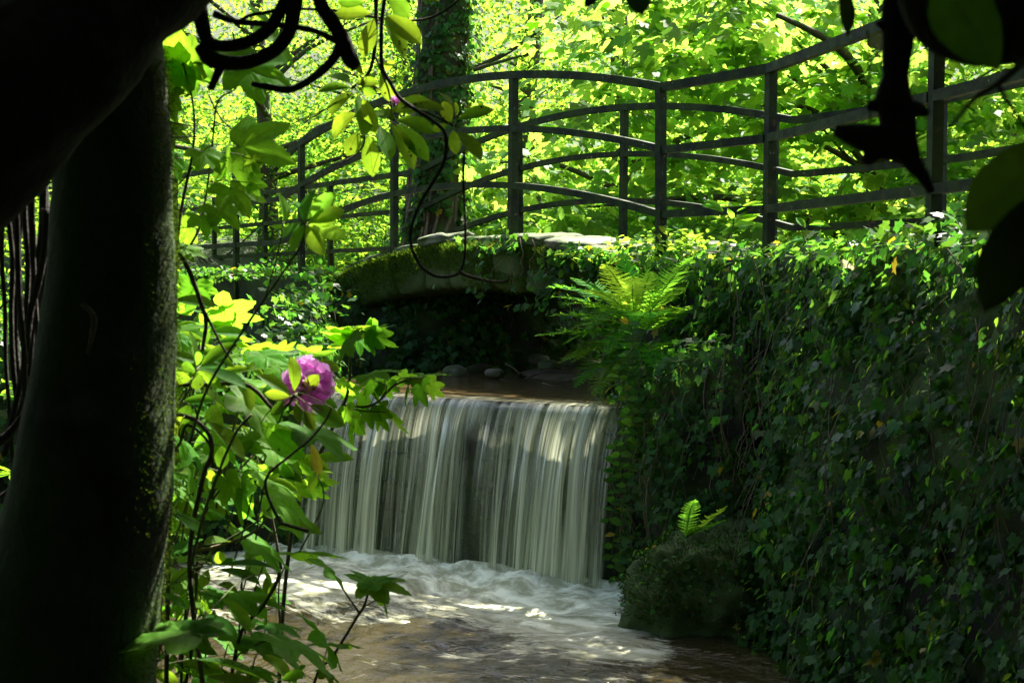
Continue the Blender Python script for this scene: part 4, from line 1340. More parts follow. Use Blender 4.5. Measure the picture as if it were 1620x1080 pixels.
# bushes and saplings along the far side of the path and on the stream banks
bush_list = [(-4.4, 20.9, 1.3, 'low bush under the far left railing posts'), (-3.2, 20.4, 1.1, 'leafy bush behind the left railing end'), (-2.1, 19.1, 1.0, 'dark bush to the left of the ivy clad trunk'), (-.3, 17.7, .8, 'bright bush seen through the lower rails near the crown'),
             (2.5, 15.4, .9, 'low bush behind the middle post of the far railing'), (3.2, 14.2, 1.0, 'sunlit low bush beyond the right posts'), (4.4, 13.4, 1.0, 'bush beside the path on the right behind the rails'), (5.4, 11.6, 1.1, 'bush at the far right beside the path'), (2.1, 17.2, 1.2, 'bush deeper in the wood behind the middle post'), (-.6, 19.0, 1.2, 'bush between the ivy clad trunk and the slope'),
             (5.6, 15.5, 1.2, 'bush under the bright sycamore boughs')]
for k, (x, y, rr, lb) in enumerate(bush_list):
    r = np.random.default_rng(200 + k)
    z0 = float(ground_z(np.array([x]), np.array([y]))[0])
    root = thing('bush', (x, y, z0), lb, 'bush', 'bushes beyond the bridge')
    cen = np.array((x, y, z0 + .15)) + nrm(r.normal(0, 1, (60, 3))) * (r.random(60) ** .4)[:, None] * np.array((rr, rr, rr * 1.05))
    cen[:, 2] = np.abs(cen[:, 2] - z0) + z0 + .1
    syc = k in (3, 4, 5, 6, 8)
    pos, ax, nr, sz = tier_leaves(r, cen, r.uniform(.2, .42, 60), 30, .11 if syc else .075, .3)
    kk = keep_clear(pos) & (pos[:, 2] > z0 - .1)
    leaves(root, 'sycamore_leaf' if syc else 'small_leaf', T_SYC if syc else T_OVA, M_SYC if syc else M_BUSH, pos[kk], ax[kk], nr[kk], sz[kk], 40, T_SYC_HI if syc else None)
    for q in range(5):
        c = cen[r.integers(0, 60)]
        V, Q, T = tube([(x + r.normal(0, .1), y + r.normal(0, .1), z0 - .1), ((x + c[0]) / 2 + r.normal(0, .08), (y + c[1]) / 2, (z0 + c[2]) / 2), c], [.018, .012, .004], 5, 10, .1)
        add_mesh('stem', V, [Q, T], M_TWIG, root)

# greenery filling the floor of the wood: nobody could count it
r = np.random.default_rng(300)
n = 70000
y = 11.5 + 32 * r.random(n) ** .8; x = r.uniform(-.46, .46, n) * y
g = ground_z(x, y)
hgt = np.maximum(0, .15 + fbm(np.stack([x * .6, y * .6], -1), 3, 71)) * 1.6 * sstep(13, 20, y) + .25
pos = np.column_stack([x, y, g + r.random(n) * hgt])
k = keep_clear(pos) & (np.asarray(seg_dist(x, y, CH)) > 1.9)
ax = r.normal(0, 1, (n, 3)) * (1, 1, .4); nr = np.array((0, 0, 1.0)) + r.normal(0, .5, (n, 3))
o = leaf_batch('undergrowth', T_OVA_LO, M_BUSH, pos[k], ax[k], nr[k], (r.uniform(.08, .2, n) * (.6 + y / 40))[k]); tag(o, kind='stuff')
# weeds and ivy runners on the banks by the stream under and beyond the arch
n = 9000
x = r.uniform(-3.0, 6.0, n); y = r.uniform(12.5, 20, n); dch = seg_dist(x, y, CH)
g = ground_z(x, y)
pos = np.column_stack([x, y, g + r.random(n) * .4])
s = (x - B0[0]) * BN[0] + (y - B0[1]) * BN[1]
k = (dch > 1.35) & (dch < 3.0) & (s > .2) & (pos[:, 2] < EYE + .1)
o = leaf_batch('bank_weeds', T_IVY, M_IVY, pos[k], (r.normal(0, 1, (n, 3)) * (1, 1, .5))[k], (np.array((0, 0, 1.0)) + r.normal(0, .5, (n, 3)))[k], r.uniform(.05, .11, n)[k]); tag(o, kind='stuff')

# purple rhododendron bush seen through the stems at the far left
def rhodo_bush(loc, R, label, seed, ncl=50, nfl=8):
    r = np.random.default_rng(seed)
    root = thing('rhododendron_bush', loc, label, 'bush')
    loc = np.asarray(loc)
    cen = loc + np.array((0, 0, R * .75)) + nrm(r.normal(0, 1, (ncl, 3))) * (r.random(ncl) ** .35)[:, None] * R
    cen = cen[cen[:, 2] > loc[2]]
    i = np.repeat(np.arange(len(cen)), 9); th = r.random(len(i)) * 6.283
    e = np.column_stack([np.cos(th), np.sin(th), r.normal(-.1, .25, len(i))])
    leaves(root, 'rhododendron_leaf', T_RHO, M_RHO, cen[i] + e * .015, e, np.array((0, 0, 1.0)) + r.normal(0, .2, (len(i), 3)) + e * .2, r.uniform(.10, .16, len(i)), 60)
    for k in range(nfl):
        c = cen[np.argsort(cen[:, 1])[k * 2]] + np.array((0, -.06, .06))
        d = nrm(r.normal(0, 1, (60, 3)) + np.array((0, -.3, .4)))
        leaf_batch('flower', T_OVA_LO, M_PURPLE, c + d * .025, d + r.normal(0, .3, (60, 3)), r.normal(0, 1, (60, 3)), r.uniform(.03, .05, 60), root)
    for k in range(6):
        V, Q, T = tube([loc + r.normal(0, .1, 3) * (1, 1, 0), (loc + cen[k * 3]) / 2, cen[k * 3]], [.02, .012, .006], 6, 10, .1); add_mesh('stem', V, [Q, T], M_TWIG, root)
    return root


rhodo_bush((-4.2, 11.9, .9), 1.3, 'purple flowering rhododendron bush glimpsed at the far left behind dark stems', 500, 70, 9)
rhodo_bush((-3.3, 9.2, .1), .85, 'low green bush on the left bank just beyond the big dark trunk', 501, 46, 0)
rhodo_bush((-5.6, 14.5, 1.4), 1.4, 'shaded bush on the left bank beyond the purple flowers', 502, 50, 0)

# ------------------------------------------------------------------ foreground: dark trunk, limbs, stems
TB = [(98, 1300), (105, 1080), (124, 900), (146, 760), (160, 620), (172, 500), (178, 400), (176, 300), (170, 170), (165, 40), (150, -200)]
pts = [P(x, y, 2.5) for x, y in TB[::-1]]
rad = [r_ / F * 2.5 for r_ in (150, 140, 131, 124, 112, 102, 96, 92, 90, 90, 92)][::-1]
bt = pts[-1]
ftree = thing('tree', (bt[0], bt[1], .1), 'massive dark mossy trunk filling the left side in deep shade', 'tree')
V, Q, T = tube(pts, rad, 40, 150, .10, 5.0, 3, lump=.10)
add_mesh('trunk', V, [Q, T], M_BARK_FG, ftree)
TV = V
V, Q, T = tube([P(-300, 520, 1.75), P(-110, 300, 1.75), P(24, 162, 1.75), P(146, 26, 1.8), P(288, -165, 1.9), P(390, -420, 2.0)], [.10, .10, .10, .105, .10, .08], 34, 110, .26, 7, 7, lump=.22)
add_mesh('limb', V, [Q, T], M_LIMB, ftree)
# moss on the lit edge
c0 = TV.reshape(-1, 3)
n = 70000
i = rng.integers(0, 150 * 40, n)
ring = (i // 40)
cc = TV[:6000].reshape(150, 40, 3).mean(1)[ring]
on = nrm(TV[i] - cc)
pp = TV[i] + rng.normal(0, .006, (n, 3))
f = fbm(pp * 9, 3, 4) * 1.3 + .9 * on[:, 0] - .42
k = f > .0
pp, on = pp[k], on[k]
o = leaf_batch('moss', T_BLADE, M_MOSS_DK, pp, on * .8 + np.array((0, 0, -.5)) + rng.normal(0, .5, on.shape), rng.normal(0, 1, on.shape), rng.uniform(.0025, .0075, len(pp)), ftree, width=2.2); tag(o, kind='stuff')
V, Q, T = tube([P(130, 480, 2.36), P(148, 500, 2.36), P(146, 530, 2.36), P(138, 560, 2.36)], [.004, .005, .003], 6, 16, .2, 20); add_mesh('stem', V, [Q, T], M_VINE, ftree)


def branch_set(root, specs, d, mat, name='branch', segs=12, rough=.38):
    for px, wid in specs:
        pts = [P(q[0], q[1], q[2] if len(q) > 2 else d) for q in px]
        rr = [w / 2 / F * d for w in wid]
        V, Q, T = tube(pts, rr, segs, None, rough, 14, int(px[0][0]) % 97, lump=.15)
        add_mesh(name, V, [Q, T], mat, root)


branch_set(ftree, [([(480, -60), (467, 0), (457, 50), (430, 83), (383, 100), (337, 95), (318, 72)], [26, 25, 24, 23, 22, 24, 22]),
                   ([(462, -40), (450, 0), (430, 40), (400, 63), (360, 73), (330, 66), (318, 30), (300, -40)], [22, 20, 20, 20, 19, 22, 26, 40]),
                   ([(495, -60), (507, 5), (523, 30), (540, 58), (553, 92), (564, 107)], [24, 24, 25, 25, 26, 18]),
                   ([(540, 70), (528, 92), (510, 112), (482, 132), (455, 142), (420, 137), (398, 133)], [17, 16, 15, 14, 13, 11, 8]),
                   ([(536, 68), (505, 52), (467, 43), (417, 38), (370, 34), (338, 22)], [12, 10, 10, 10, 9, 12]),
                   ([(355, 98), (345, 115), (333, 142)], [16, 14, 11]),
                   ([(370, 40), (395, 25), (430, 18), (460, 2)], [6, 6, 6, 5])], 2.3, M_LIMB)
# dark stems criss-crossing left of the trunk
cl_ = thing('climber', P(50, 1000, 2.9), 'tangle of dark woody climber stems hanging beside the big trunk', 'climber')
for k in range(15):
    x0 = rng.uniform(5, 95); x1 = rng.uniform(15, 75)
    ys = np.linspace(240 if k < 11 else 330, rng.uniform(640, 1000), 8)
    xs = np.linspace(x0, x1, 8) + rng.normal(0, 9, 8).cumsum() * .5
    dd = rng.uniform(2.7, 3.3)
    V, Q, T = tube([P(a, b, dd) for a, b in zip(xs, ys)], [rng.uniform(4, 7) / F * dd, rng.uniform(3, 6) / F * dd], 7, 40, .2, 14, k)
    add_mesh('stem', V, [Q, T], M_LIMB, cl_)
branch_set(cl_, [([(-20, 45), (25, 22), (52, -10)], [16, 15, 12]), ([(-20, 130), (20, 105), (60, 40), (75, -20)], [20, 22, 22, 26]), ([(-20, 108), (12, 82), (40, 48), (60, 0)], [12, 12, 14, 16]), ([(-30, 712), (10, 690), (40, 650), (70, 600)], [14, 13, 11, 8]),
                 ([(-30, 800), (20, 770), (60, 700)], [8, 8, 6]), ([(5, 860), (30, 780), (45, 690)], [8, 8, 6])], 2.8, M_LIMB, 'stem')


# ------------------------------------------------------------------ foreground leaves
CAM = np.array((0, 0, EYE))
LM_SYC = leaf_mesh('sycamore_leaf', T_SYC_HI, M_SYC_FG)
LM_RHO = leaf_mesh('rhododendron_leaf', T_RHO, M_RHO)
LM_OVA = leaf_mesh('ovate_leaf', T_OVA, M_BUSH)


def px_leaf(root, me, bx, by, tx, ty, w, d, tw, tilt=0.0, dz=0.0, nat=1.0, petioles=None, stem=None, up=True, wide=None):
    """A leaf whose stalk end shows at (bx, by) and tip at (tx, ty), w pixels across; tw = template width per length."""
    a = P(bx, by, d); b = P(tx, ty, d + dz)
    L = np.linalg.norm(b - a)
    Y = (b - a) / L
    v = CAM - a; v = v - Y * (v @ Y); v = v / np.linalg.norm(v)
    wr = w / F * d                                   # apparent width, metres
    full = (wide or nat) * L * tw                    # true width
    c = min(1.0, wr / full)
    s = math.sqrt(max(0, 1 - c * c))
    q = np.cross(Y, v)
    n1 = v * c + q * s; n2 = v * c - q * s
    if (v @ np.array((0, 0, 1)) , 1)[1] and abs(n1[2] - n2[2]) > 1e-3:
        nn = n1 if (n1[2] > n2[2]) == up else n2
    else: nn = n1
    if nn[2] < 0 and up: nn = -nn
    leaf_obj(root, me, a, Y, nn + rng.normal(0, .06, 3), L, (full / (L * tw)) if wr < full else wr / (L * tw))
    if petioles is not None and stem is not None:
        st = np.asarray(stem); j = np.argmin(np.linalg.norm(st - a, axis=1))
        petioles.append((st[j], a))


def finish_petioles(root, pet, mat, r=.0011):
    if not pet: return
    j = Join()
    for a, b in pet:
        m = (a + b) / 2 + np.array((0, 0, .04 * np.linalg.norm(b - a)))
        j.tube([a, m, b], [r, r * .8], 5, 6, cap=False)
    o = j.build('stalk', mat, root); tag(o, kind='stuff')


def stem_px(root, px, d, w0, w1, mat=None, name='stem', segs=6, rough=.12):
    pts = [P(q[0], q[1], q[2] if len(q) > 2 else d) for q in px]
    V, Q, T = tube(pts, [w0 / 2 / F * d, w1 / 2 / F * d], segs, None, rough, 20, int(px[0][0]) % 50)
    add_mesh(name, V, [Q, T], mat or M_TWIG, root)
    return catmull(pts, 30)


TWR, TWS = .35, 1.4
# --- rhododendron twig hanging in from the top, left of centre
D1 = 3.0
rb = thing('rhododendron_branch', P(600, -60, D1), 'thin rhododendron branch with whorls of oval leaves hanging from the top left of centre', 'branch')
S = []
S.append(stem_px(rb, [(592, -60), (595, 0), (594, 60), (590, 95), (580, 120), (555, 141)], D1, 8, 5))
S.append(stem_px(rb, [(470, 14), (530, 17), (590, 27), (650, 33), (690, 25), (725, 0), (740, -30)], D1 + .1, 5, 4))
S.append(stem_px(rb, [(594, 90), (600, 105), (615, 145), (622, 192)], D1, 4, 3))
S.append(stem_px(rb, [(640, 168), (680, 180), (713, 197), (722, 200)], D1, 4, 4))
S.append(stem_px(rb, [(577, 214), (572, 235), (545, 255), (490, 265)], D1, 4, 2))
S.append(stem_px(rb, [(480, 195), (520, 170), (553, 145)], D1 + .05, 3, 3))
st = np.vstack(S); pet = []
for b in [(591, 30, 574, 89, 28), (608, 30, 644, 86, 22), (611, 25, 666, 65, 32), (615, -8, 647, 26, 28), (586, 22, 526, 19, 26), (577, 5, 533, 3, 18), (554, 139, 501, 140, 16), (553, 132, 513, 113, 17), (563, 131, 597, 130, 17), (566, 139, 595, 150, 15), (558, 147, 516, 178, 20),
          (566, 150, 580, 210, 27), (563, 180, 518, 213, 27), (575, 155, 594, 212, 25), (583, 215, 590, 278, 30), (600, 200, 619, 248, 28), (624, 190, 590, 172, 22), (619, 176, 683, 157, 29), (636, 172, 702, 167, 18), (627, 191, 694, 205, 25), (619, 197, 660, 266, 25), (627, 198, 681, 252, 28),
          (566, 211, 550, 245, 27), (602, 118, 622, 162, 24), (712, 194, 702, 160, 22), (715, 170, 695, 141, 13), (724, 189, 779, 170, 19), (722, 183, 722, 160, 8), (716, 205, 722, 244, 20), (724, 208, 763, 248, 22), (708, 198, 683, 206, 14), (560, 75, 570, 118, 12), (596, 112, 575, 140, 14), (625, 95, 600, 112, 16), (640, -20, 690, -5, 26), (560, -20, 520, -30, 26)]:
    px_leaf(rb, LM_RHO, *b, D1 + rng.normal(0, .03), TWR, nat=1.25, petioles=pet, stem=st, dz=rng.normal(0, .04))
finish_petioles(rb, pet, M_STEM)
# pink bud
d_ = nrm(rng.normal(0, 1, (24, 3)) + np.array((.2, 0, .6)))
leaf_batch('bud', T_OVA_LO, M_PETAL, P(626, 160, D1) + d_ * .002, d_, rng.normal(0, 1, (24, 3)), .012, rb)

# --- long bare vine looping down in front of the arch
vn = thing('vine', P(608, -80, 2.9), 'long bare dark vine looping down in front of the stone arch', 'vine')
stem_px(vn, [(612, -80), (608, 0), (604, 35), (603, 90), (606, 110), (618, 132), (632, 155), (655, 172), (690, 195), (705, 215), (704, 250), (690, 280), (668, 315), (655, 345), (649, 372), (654, 400), (670, 425), (690, 437), (712, 437), (727, 430), (735, 405), (736, 350), (733, 290), (734, 240)], 2.9, 7, 4, M_LIMB)
stem_px(vn, [(726, 431), (745, 438), (765, 443), (785, 446), (802, 444), (806, 436)], 2.9, 6, 3, M_VINE)

# --- sycamore shoot beside the trunk, top left
D2 = 3.1
sh = thing('sycamore_sapling', P(285, 1150, D2), 'slender sycamore shoot with large translucent leaves close against the dark trunk', 'sapling')
S = [stem_px(sh, [(262, 1150), (268, 800), (276, 560), (278, 420), (287, 330), (305, 240), (306, 170), (290, 100)], D2, 8, 3, M_TWIG),
     stem_px(sh, [(278, 420), (300, 390), (318, 350), (333, 260), (338, 205), (345, 160), (372, 142)], D2, 5, 3, M_STEM),
     stem_px(sh, [(330, 150), (348, 185), (372, 207), (400, 212), (440, 205), (520, 170)], D2 + .1, 3, 2, M_TWIG),
     stem_px(sh, [(272, 500), (276, 420), (262, 330), (258, 220), (255, 190)], D2 - .2, 6, 3, M_TWIG),
     stem_px(sh, [(258, 192), (305, 199)], D2 - .2, 4, 2, M_TWIG), stem_px(sh, [(262, 218), (310, 216)], D2 - .2, 3, 2, M_TWIG),
     stem_px(sh, [(275, 300), (300, 272), (316, 240), (340, 200), (372, 190)], D2, 3, 2, M_STEM)]
st = np.vstack(S); pet = []
for b in [(288, 98, 322, 55, 95), (288, 104, 224, 122, 80), (298, 106, 306, 156, 85), (385, 108, 466, 128, 70), (378, 232, 462, 248, 110), (366, 298, 398, 338, 72), (345, 328, 380, 356, 56), (262, 160, 300, 178, 44), (258, 205, 306, 222, 40), (398, 290, 424, 294, 36), (320, 240, 352, 270, 50), (345, 95, 370, 66, 60), (440, 60, 412, 40, 50), (268, 150, 256, 190, 40),
          (300, 360, 276, 382, 50), (318, 345, 330, 372, 44), (362, 250, 352, 290, 16), (272, 250, 290, 285, 40), (400, 250, 404, 270, 30), (290, 395, 330, 402, 26)]:
    px_leaf(sh, LM_SYC, *b, D2 + rng.normal(0, .05), TWS, nat=1.0, petioles=pet, stem=st, dz=rng.normal(0, .05))
finish_petioles(sh, pet, M_STEM, .0013)

# --- bright shoot of narrow leaves in front of the left rails
D3 = 2.8
bs = thing('rhododendron_shoot', P(486, 420, D3), 'bright young shoot with narrow upright leaves in front of the left rails', 'shoot')
S = [stem_px(bs, [(300, 700), (330, 610), (400, 500), (455, 420), (478, 385), (484, 350)], D3, 5, 3, M_STEM), stem_px(bs, [(420, 470), (440, 400), (448, 352)], D3, 3, 2, M_STEM)]
st = np.vstack(S); pet = []
for b in [(484, 352, 492, 292, 24), (450, 352, 448, 303, 14), (488, 352, 546, 330, 26), (488, 356, 548, 374, 26), (484, 358, 512, 402, 28), (480, 356, 462, 392, 18), (486, 345, 530, 305, 24), (490, 350, 530, 348, 22), (476, 352, 446, 372, 14), (482, 350, 470, 312, 14)]:
    px_leaf(bs, leaf_mesh('shoot_leaf', T_RHO, M_FERN), *b, D3 + rng.normal(0, .02), TWR, nat=1.2, petioles=pet, stem=st, dz=rng.normal(0, .04))
finish_petioles(bs, pet, M_STEM)

# --- rhododendron bush with the magenta flower, lower left
D4 = 3.2
rbu = thing('rhododendron_bush', P(330, 1250, D4), 'rhododendron with one magenta flower head leaning over the pool in front of the waterfall', 'bush')
S = [stem_px(rbu, [(275, 608), (330, 608), (380, 606), (405, 618), (425, 640), (440, 652), (455, 640), (465, 624)], D4, 8, 5, M_TWIG),
     stem_px(rbu, [(230, 660), (280, 640), (300, 615), (311, 586)], D4, 4, 4, M_STEM),
     stem_px(rbu, [(330, 1150), (300, 900), (320, 760), (334, 720), (332, 690), (310, 665), (280, 655)], D4, 8, 7, M_TWIG),
     stem_px(rbu, [(488, 840), (455, 830), (440, 820), (420, 760), (462, 718), (490, 695), (515, 665), (525, 645)], D4 - .1, 6, 3, M_TWIG),
     stem_px(rbu, [(300, 900), (330, 790), (370, 690), (398, 655)], D4 - .1, 5, 4, M_STEM),
     stem_px(rbu, [(283, 400), (300, 430), (318, 480), (326, 510), (320, 555)], D4 - .2, 8, 6, M_TWIG),
     stem_px(rbu, [(322, 490), (335, 515), (350, 545), (368, 572)], D4 - .2, 5, 3, M_TWIG),
     stem_px(rbu, [(270, 720), (285, 700), (297, 672), (330, 700), (338, 740)], D4, 6, 4, M_TWIG)]
st = np.vstack(S); pet = []
for b in [(318, 578, 373, 541, 22), (319, 584, 391, 606, 16), (308, 578, 304, 520, 8), (311, 578, 316, 554, 12), (308, 586, 284, 577, 20), (310, 588, 312, 616, 25), (337, 586, 360, 606, 14), (318, 586, 350, 614, 18), (302, 600, 275, 596, 20),
          (465, 618, 465, 561, 22), (473, 626, 505, 592, 24), (460, 624, 411, 590, 17), (458, 627, 418, 622, 17), (485, 628, 537, 641, 20), (488, 641, 550, 670, 22), (480, 650, 496, 678, 20), (470, 634, 474, 668, 16), (455, 634, 430, 655, 18),
          (328, 667, 393, 722, 25), (352, 705, 350, 740, 24), (413, 669, 482, 724, 46), (318, 618, 368, 648, 15), (322, 662, 356, 640, 22), (372, 600, 420, 640, 26), (385, 600, 400, 650, 20), (290, 660, 270, 690, 18), (280, 812, 320, 840, 20), (300, 640, 285, 670, 24), (340, 640, 345, 690, 22),
          (323, 862, 365, 848, 17), (338, 892, 356, 872, 18), (338, 892, 326, 868, 16), (345, 893, 378, 885, 14), (350, 895, 432, 889, 13), (345, 900, 412, 916, 13), (335, 895, 303, 874, 16), (330, 900, 318, 930, 18), (345, 925, 382, 932, 16), (350, 946, 404, 998, 22), (317, 972, 380, 1003, 20), (418, 1035, 466, 1072, 17),
          (311, 1043, 420, 1062, 12), (240, 1058, 282, 1080, 22), (330, 1070, 410, 1085, 20), (445, 1075, 480, 1062, 18), (270, 960, 250, 985, 16), (268, 895, 262, 860, 12), (255, 940, 298, 958, 14)]:
    px_leaf(rbu, LM_RHO, *b, D4 + rng.normal(0, .06), TWR, nat=1.2, petioles=pet, stem=st, dz=rng.normal(0, .04))
M_YEL = leaf_mat('yellowing_leaf', (.28, .22, .03), (.45, .36, .03), .1, .4, .05, 'pinnate', spots=1.5)
px_leaf(rbu, leaf_mesh('yellowing_leaf', T_RHO, M_YEL), 493, 702, 506, 752, 18, D4 - .08, TWR, nat=1.0)
finish_petioles(rbu, pet, M_STEM, .0013)
# flower head: ruffled petals round a centre, each floret five petals
T_PET = strip_leaf([.10, .22, .34, .40, .30, .06], .35, .25, 6)
fc = P(485, 607, D4 + .09); FR = .060
me_p = mesh_np('petal', T_PET[0], T_PET[1], M_PETAL, True, {'luv': T_PET[0]})
fl_o = obj('flower', mesh_np('flower', np.array(tube([P(466, 626, D4) - origin(rbu), fc - origin(rbu)], [.004, .003], 6, 5)[0]), [tube([P(466, 626, D4), fc], [.004, .003], 6, 5)[1]], M_STEM), rbu)
ORG[fl_o.name] = origin(rbu)
r = np.random.default_rng(90)
gold = math.pi * (3 - 5 ** .5)
for k in range(13):
    zf_ = 1 - (k + .5) / 13 * 1.75; th = k * gold
    d0 = nrm(np.array((math.sqrt(max(0, 1 - zf_ ** 2)) * math.cos(th), math.sqrt(max(0, 1 - zf_ ** 2)) * math.sin(th) , zf_)) + r.normal(0, .1, 3))
    fcn = fc + d0 * FR * .55
    fcn = fcn + d0 * FR * .05; e1 = nrm(np.cross(d0, (0.3, .2, 1.0))); e2 = np.cross(d0, e1)
    for q in range(5):
        a = q * 2 * math.pi / 5 + k
        rad_ = e1 * math.cos(a) + e2 * math.sin(a)
        leaf_obj(fl_o, me_p, fcn, nrm(d0 * .55 + rad_ * .85), d0 * .8 - rad_ * .5 + r.normal(0, .15, 3), FR * .72 * r.uniform(.85, 1.15), 1.0, 'petal')
for (bx, by, tx, ty) in [(484, 633, 513, 644), (479, 636, 493, 656), (462, 630, 440, 640)]:
    a = P(bx, by, D4); b = P(tx, ty, D4 - .01)
    leaf_obj(fl_o, me_p, a, b - a, np.array((0, -.5, .6)), np.linalg.norm(b - a), .6, 'petal')

# --- sycamore sapling over the pool, with tiers of bright leaves
D5 = 4.3
sy = thing('sycamore_sapling', P(480, 1200, D5), 'sycamore sapling with tiers of bright yellow green leaves in front of the waterfall', 'sapling')
S = [stem_px(sy, [(440, 1250), (445, 1000), (470, 800), (520, 690), (543, 640), (549, 625), (553, 600), (554, 560), (553, 536)], D5, 7, 4, M_TWIG),
     stem_px(sy, [(543, 640), (565, 643), (582, 642), (600, 634), (620, 612), (645, 600)], D5, 4, 3, M_TWIG),
     stem_px(sy, [(600, 634), (612, 612), (598, 605)], D5, 2, 2, M_STEM), stem_px(sy, [(615, 620), (632, 600), (660, 598), (690, 606)], D5, 2, 2, M_STEM),
     stem_px(sy, [(530, 665), (555, 648), (575, 650), (610, 652)], D5, 3, 2, M_TWIG),
     stem_px(sy, [(445, 900), (430, 820), (400, 700), (380, 600), (362, 545), (350, 500)], D5 + .2, 5, 3, M_TWIG),
     stem_px(sy, [(362, 545), (392, 542), (420, 555), (452, 560)], D5 + .2, 3, 2, M_STEM),
     stem_px(sy, [(350, 500), (330, 480), (310, 460)], D5 + .2, 3, 2, M_STEM), stem_px(sy, [(352, 510), (372, 500), (395, 505)], D5 + .2, 3, 2, M_STEM),
     stem_px(sy, [(455, 860), (450, 790), (440, 765), (430, 745)], D5 - .1, 4, 3, M_STEM), stem_px(sy, [(448, 780), (470, 758), (500, 752)], D5 - .1, 3, 2, M_STEM)]
st = np.vstack(S); pet = []
fgs = [(551, 527, 506, 533, 22), (553, 536, 519, 556, 34), (553, 538, 552, 560, 34), (562, 533, 574, 560, 34), (583, 527, 602, 554, 36), (590, 523, 625, 556, 34), (560, 519, 612, 526, 16), (486, 556, 532, 562, 12),
       (600, 600, 571, 625, 32), (592, 604, 594, 630, 36), (610, 608, 618, 634, 32), (633, 596, 656, 612, 30), (658, 598, 682, 612, 28), (666, 612, 672, 643, 36), (682, 610, 700, 630, 30), (646, 610, 640, 618, 22), (585, 592, 612, 590, 14), (668, 595, 684, 590, 14), (556, 616, 550, 640, 30), (540, 610, 560, 628, 26),
       (548, 648, 556, 678, 30), (563, 652, 566, 684, 34), (585, 650, 586, 680, 34), (601, 650, 610, 684, 34), (614, 650, 628, 684, 28), (545, 645, 530, 675, 24),
       (308, 452, 300, 500, 58), (320, 455, 330, 484, 40), (352, 490, 326, 496, 12), (352, 488, 414, 516, 46), (348, 500, 358, 524, 44), (338, 522, 394, 548, 30), (400, 552, 464, 560, 20), (400, 556, 408, 577, 40), (315, 528, 347, 541, 18), (278, 478, 302, 502, 44), (285, 538, 320, 546, 24), (272, 508, 284, 536, 34), (330, 512, 302, 520, 20), (372, 500, 384, 486, 12),
       (420, 556, 450, 575, 34), (442, 552, 470, 545, 16), (275, 455, 290, 470, 40), (280, 560, 310, 566, 20), (425, 590, 440, 600, 26), (345, 560, 340, 590, 30),
       (425, 745, 388, 757, 22), (430, 746, 424, 757, 26), (440, 742, 452, 752, 30), (455, 742, 470, 754, 26), (472, 746, 476, 757, 24), (490, 750, 514, 773, 26), (502, 752, 528, 777, 20), (465, 765, 492, 792, 34), (487, 768, 519, 795, 26), (440, 768, 470, 784, 26), (415, 760, 436, 772, 24), (360, 765, 384, 770, 18)]
for b in fgs:
    px_leaf(sy, LM_SYC, *b, up=rng.random() < .3, d=D5 + rng.normal(0, .06) - (.1 if b[1] > 740 else 0), tw=TWS, nat=1.0, petioles=pet, stem=st, dz=rng.normal(0, .05))
finish_petioles(sy, pet, M_STEM, .0013)

# --- nearer sycamore sapling: big leaves low on the left
D6 = 3.4
sz_ = thing('sycamore_sapling', P(330, 1250, D6), 'broad dark green sycamore leaves low beside the trunk, above the sunlit water', 'sapling')
S = [stem_px(sz_, [(345, 1250), (375, 1020), (415, 960), (438, 920), (442, 905)], D6, 6, 6, M_TWIG), stem_px(sz_, [(250, 1250), (300, 1050), (312, 900), (316, 830), (345, 760), (380, 640)], D6, 6, 4, M_TWIG),
     stem_px(sz_, [(280, 1200), (295, 950), (315, 880), (330, 800), (400, 720)], D6, 5, 3, M_TWIG), stem_px(sz_, [(340, 1200), (370, 1050), (405, 1020), (440, 1008)], D6, 4, 2, M_TWIG), stem_px(sz_, [(265, 1080), (300, 1050), (340, 1052), (365, 1070)], D6, 4, 3, M_TWIG),
     stem_px(sz_, [(300, 920), (340, 868), (400, 830), (430, 800)], D6, 5, 3, M_STEM), stem_px(sz_, [(310, 870), (335, 866), (385, 850), (412, 832), (425, 812)], D6, 6, 4, M_VINE), stem_px(sz_, [(250, 1000), (262, 900), (285, 830), (300, 780)], D6, 5, 3, M_TWIG), stem_px(sz_, [(395, 1080), (402, 1045), (408, 1032)], D6, 3, 2, M_TWIG)]
st = np.vstack(S); pet = []
for b in [(381, 630, 460, 677, 58), (487, 679, 549, 713, 46), (428, 705, 485, 743, 44), (382, 775, 392, 817, 44), (430, 785, 507, 823, 50), (360, 760, 386, 802, 46), (338, 782, 362, 800, 32), (400, 857, 472, 894, 30), (278, 915, 337, 947, 36), (335, 938, 374, 955, 26), (366, 945, 457, 948, 32), (300, 1002, 188, 984, 62), (300, 1002, 356, 994, 50), (310, 1000, 320, 1025, 50),
          (373, 1008, 429, 1031, 24), (430, 990, 478, 999, 14), (445, 1013, 532, 1053, 28), (415, 1020, 492, 1056, 30), (400, 1060, 440, 1078, 30), (290, 950, 262, 972, 30), (275, 870, 305, 842, 28), (300, 740, 320, 770, 40), (288, 700, 300, 730, 36), (262, 770, 292, 782, 26), (340, 700, 380, 730, 46), (320, 1055, 360, 1066, 22), (270, 1010, 310, 1022, 24), (256, 1040, 300, 1050, 24), (395, 690, 430, 700, 40), (300, 790, 330, 800, 30)]:
    px_leaf(sz_, LM_SYC, *b, D6 + rng.normal(0, .06) - (.9 if b[0] == 300 and b[1] == 1002 else 0), TWS, nat=1.0, petioles=pet, stem=st, dz=rng.normal(0, .05))
finish_petioles(sz_, pet, M_STEM, .0013)

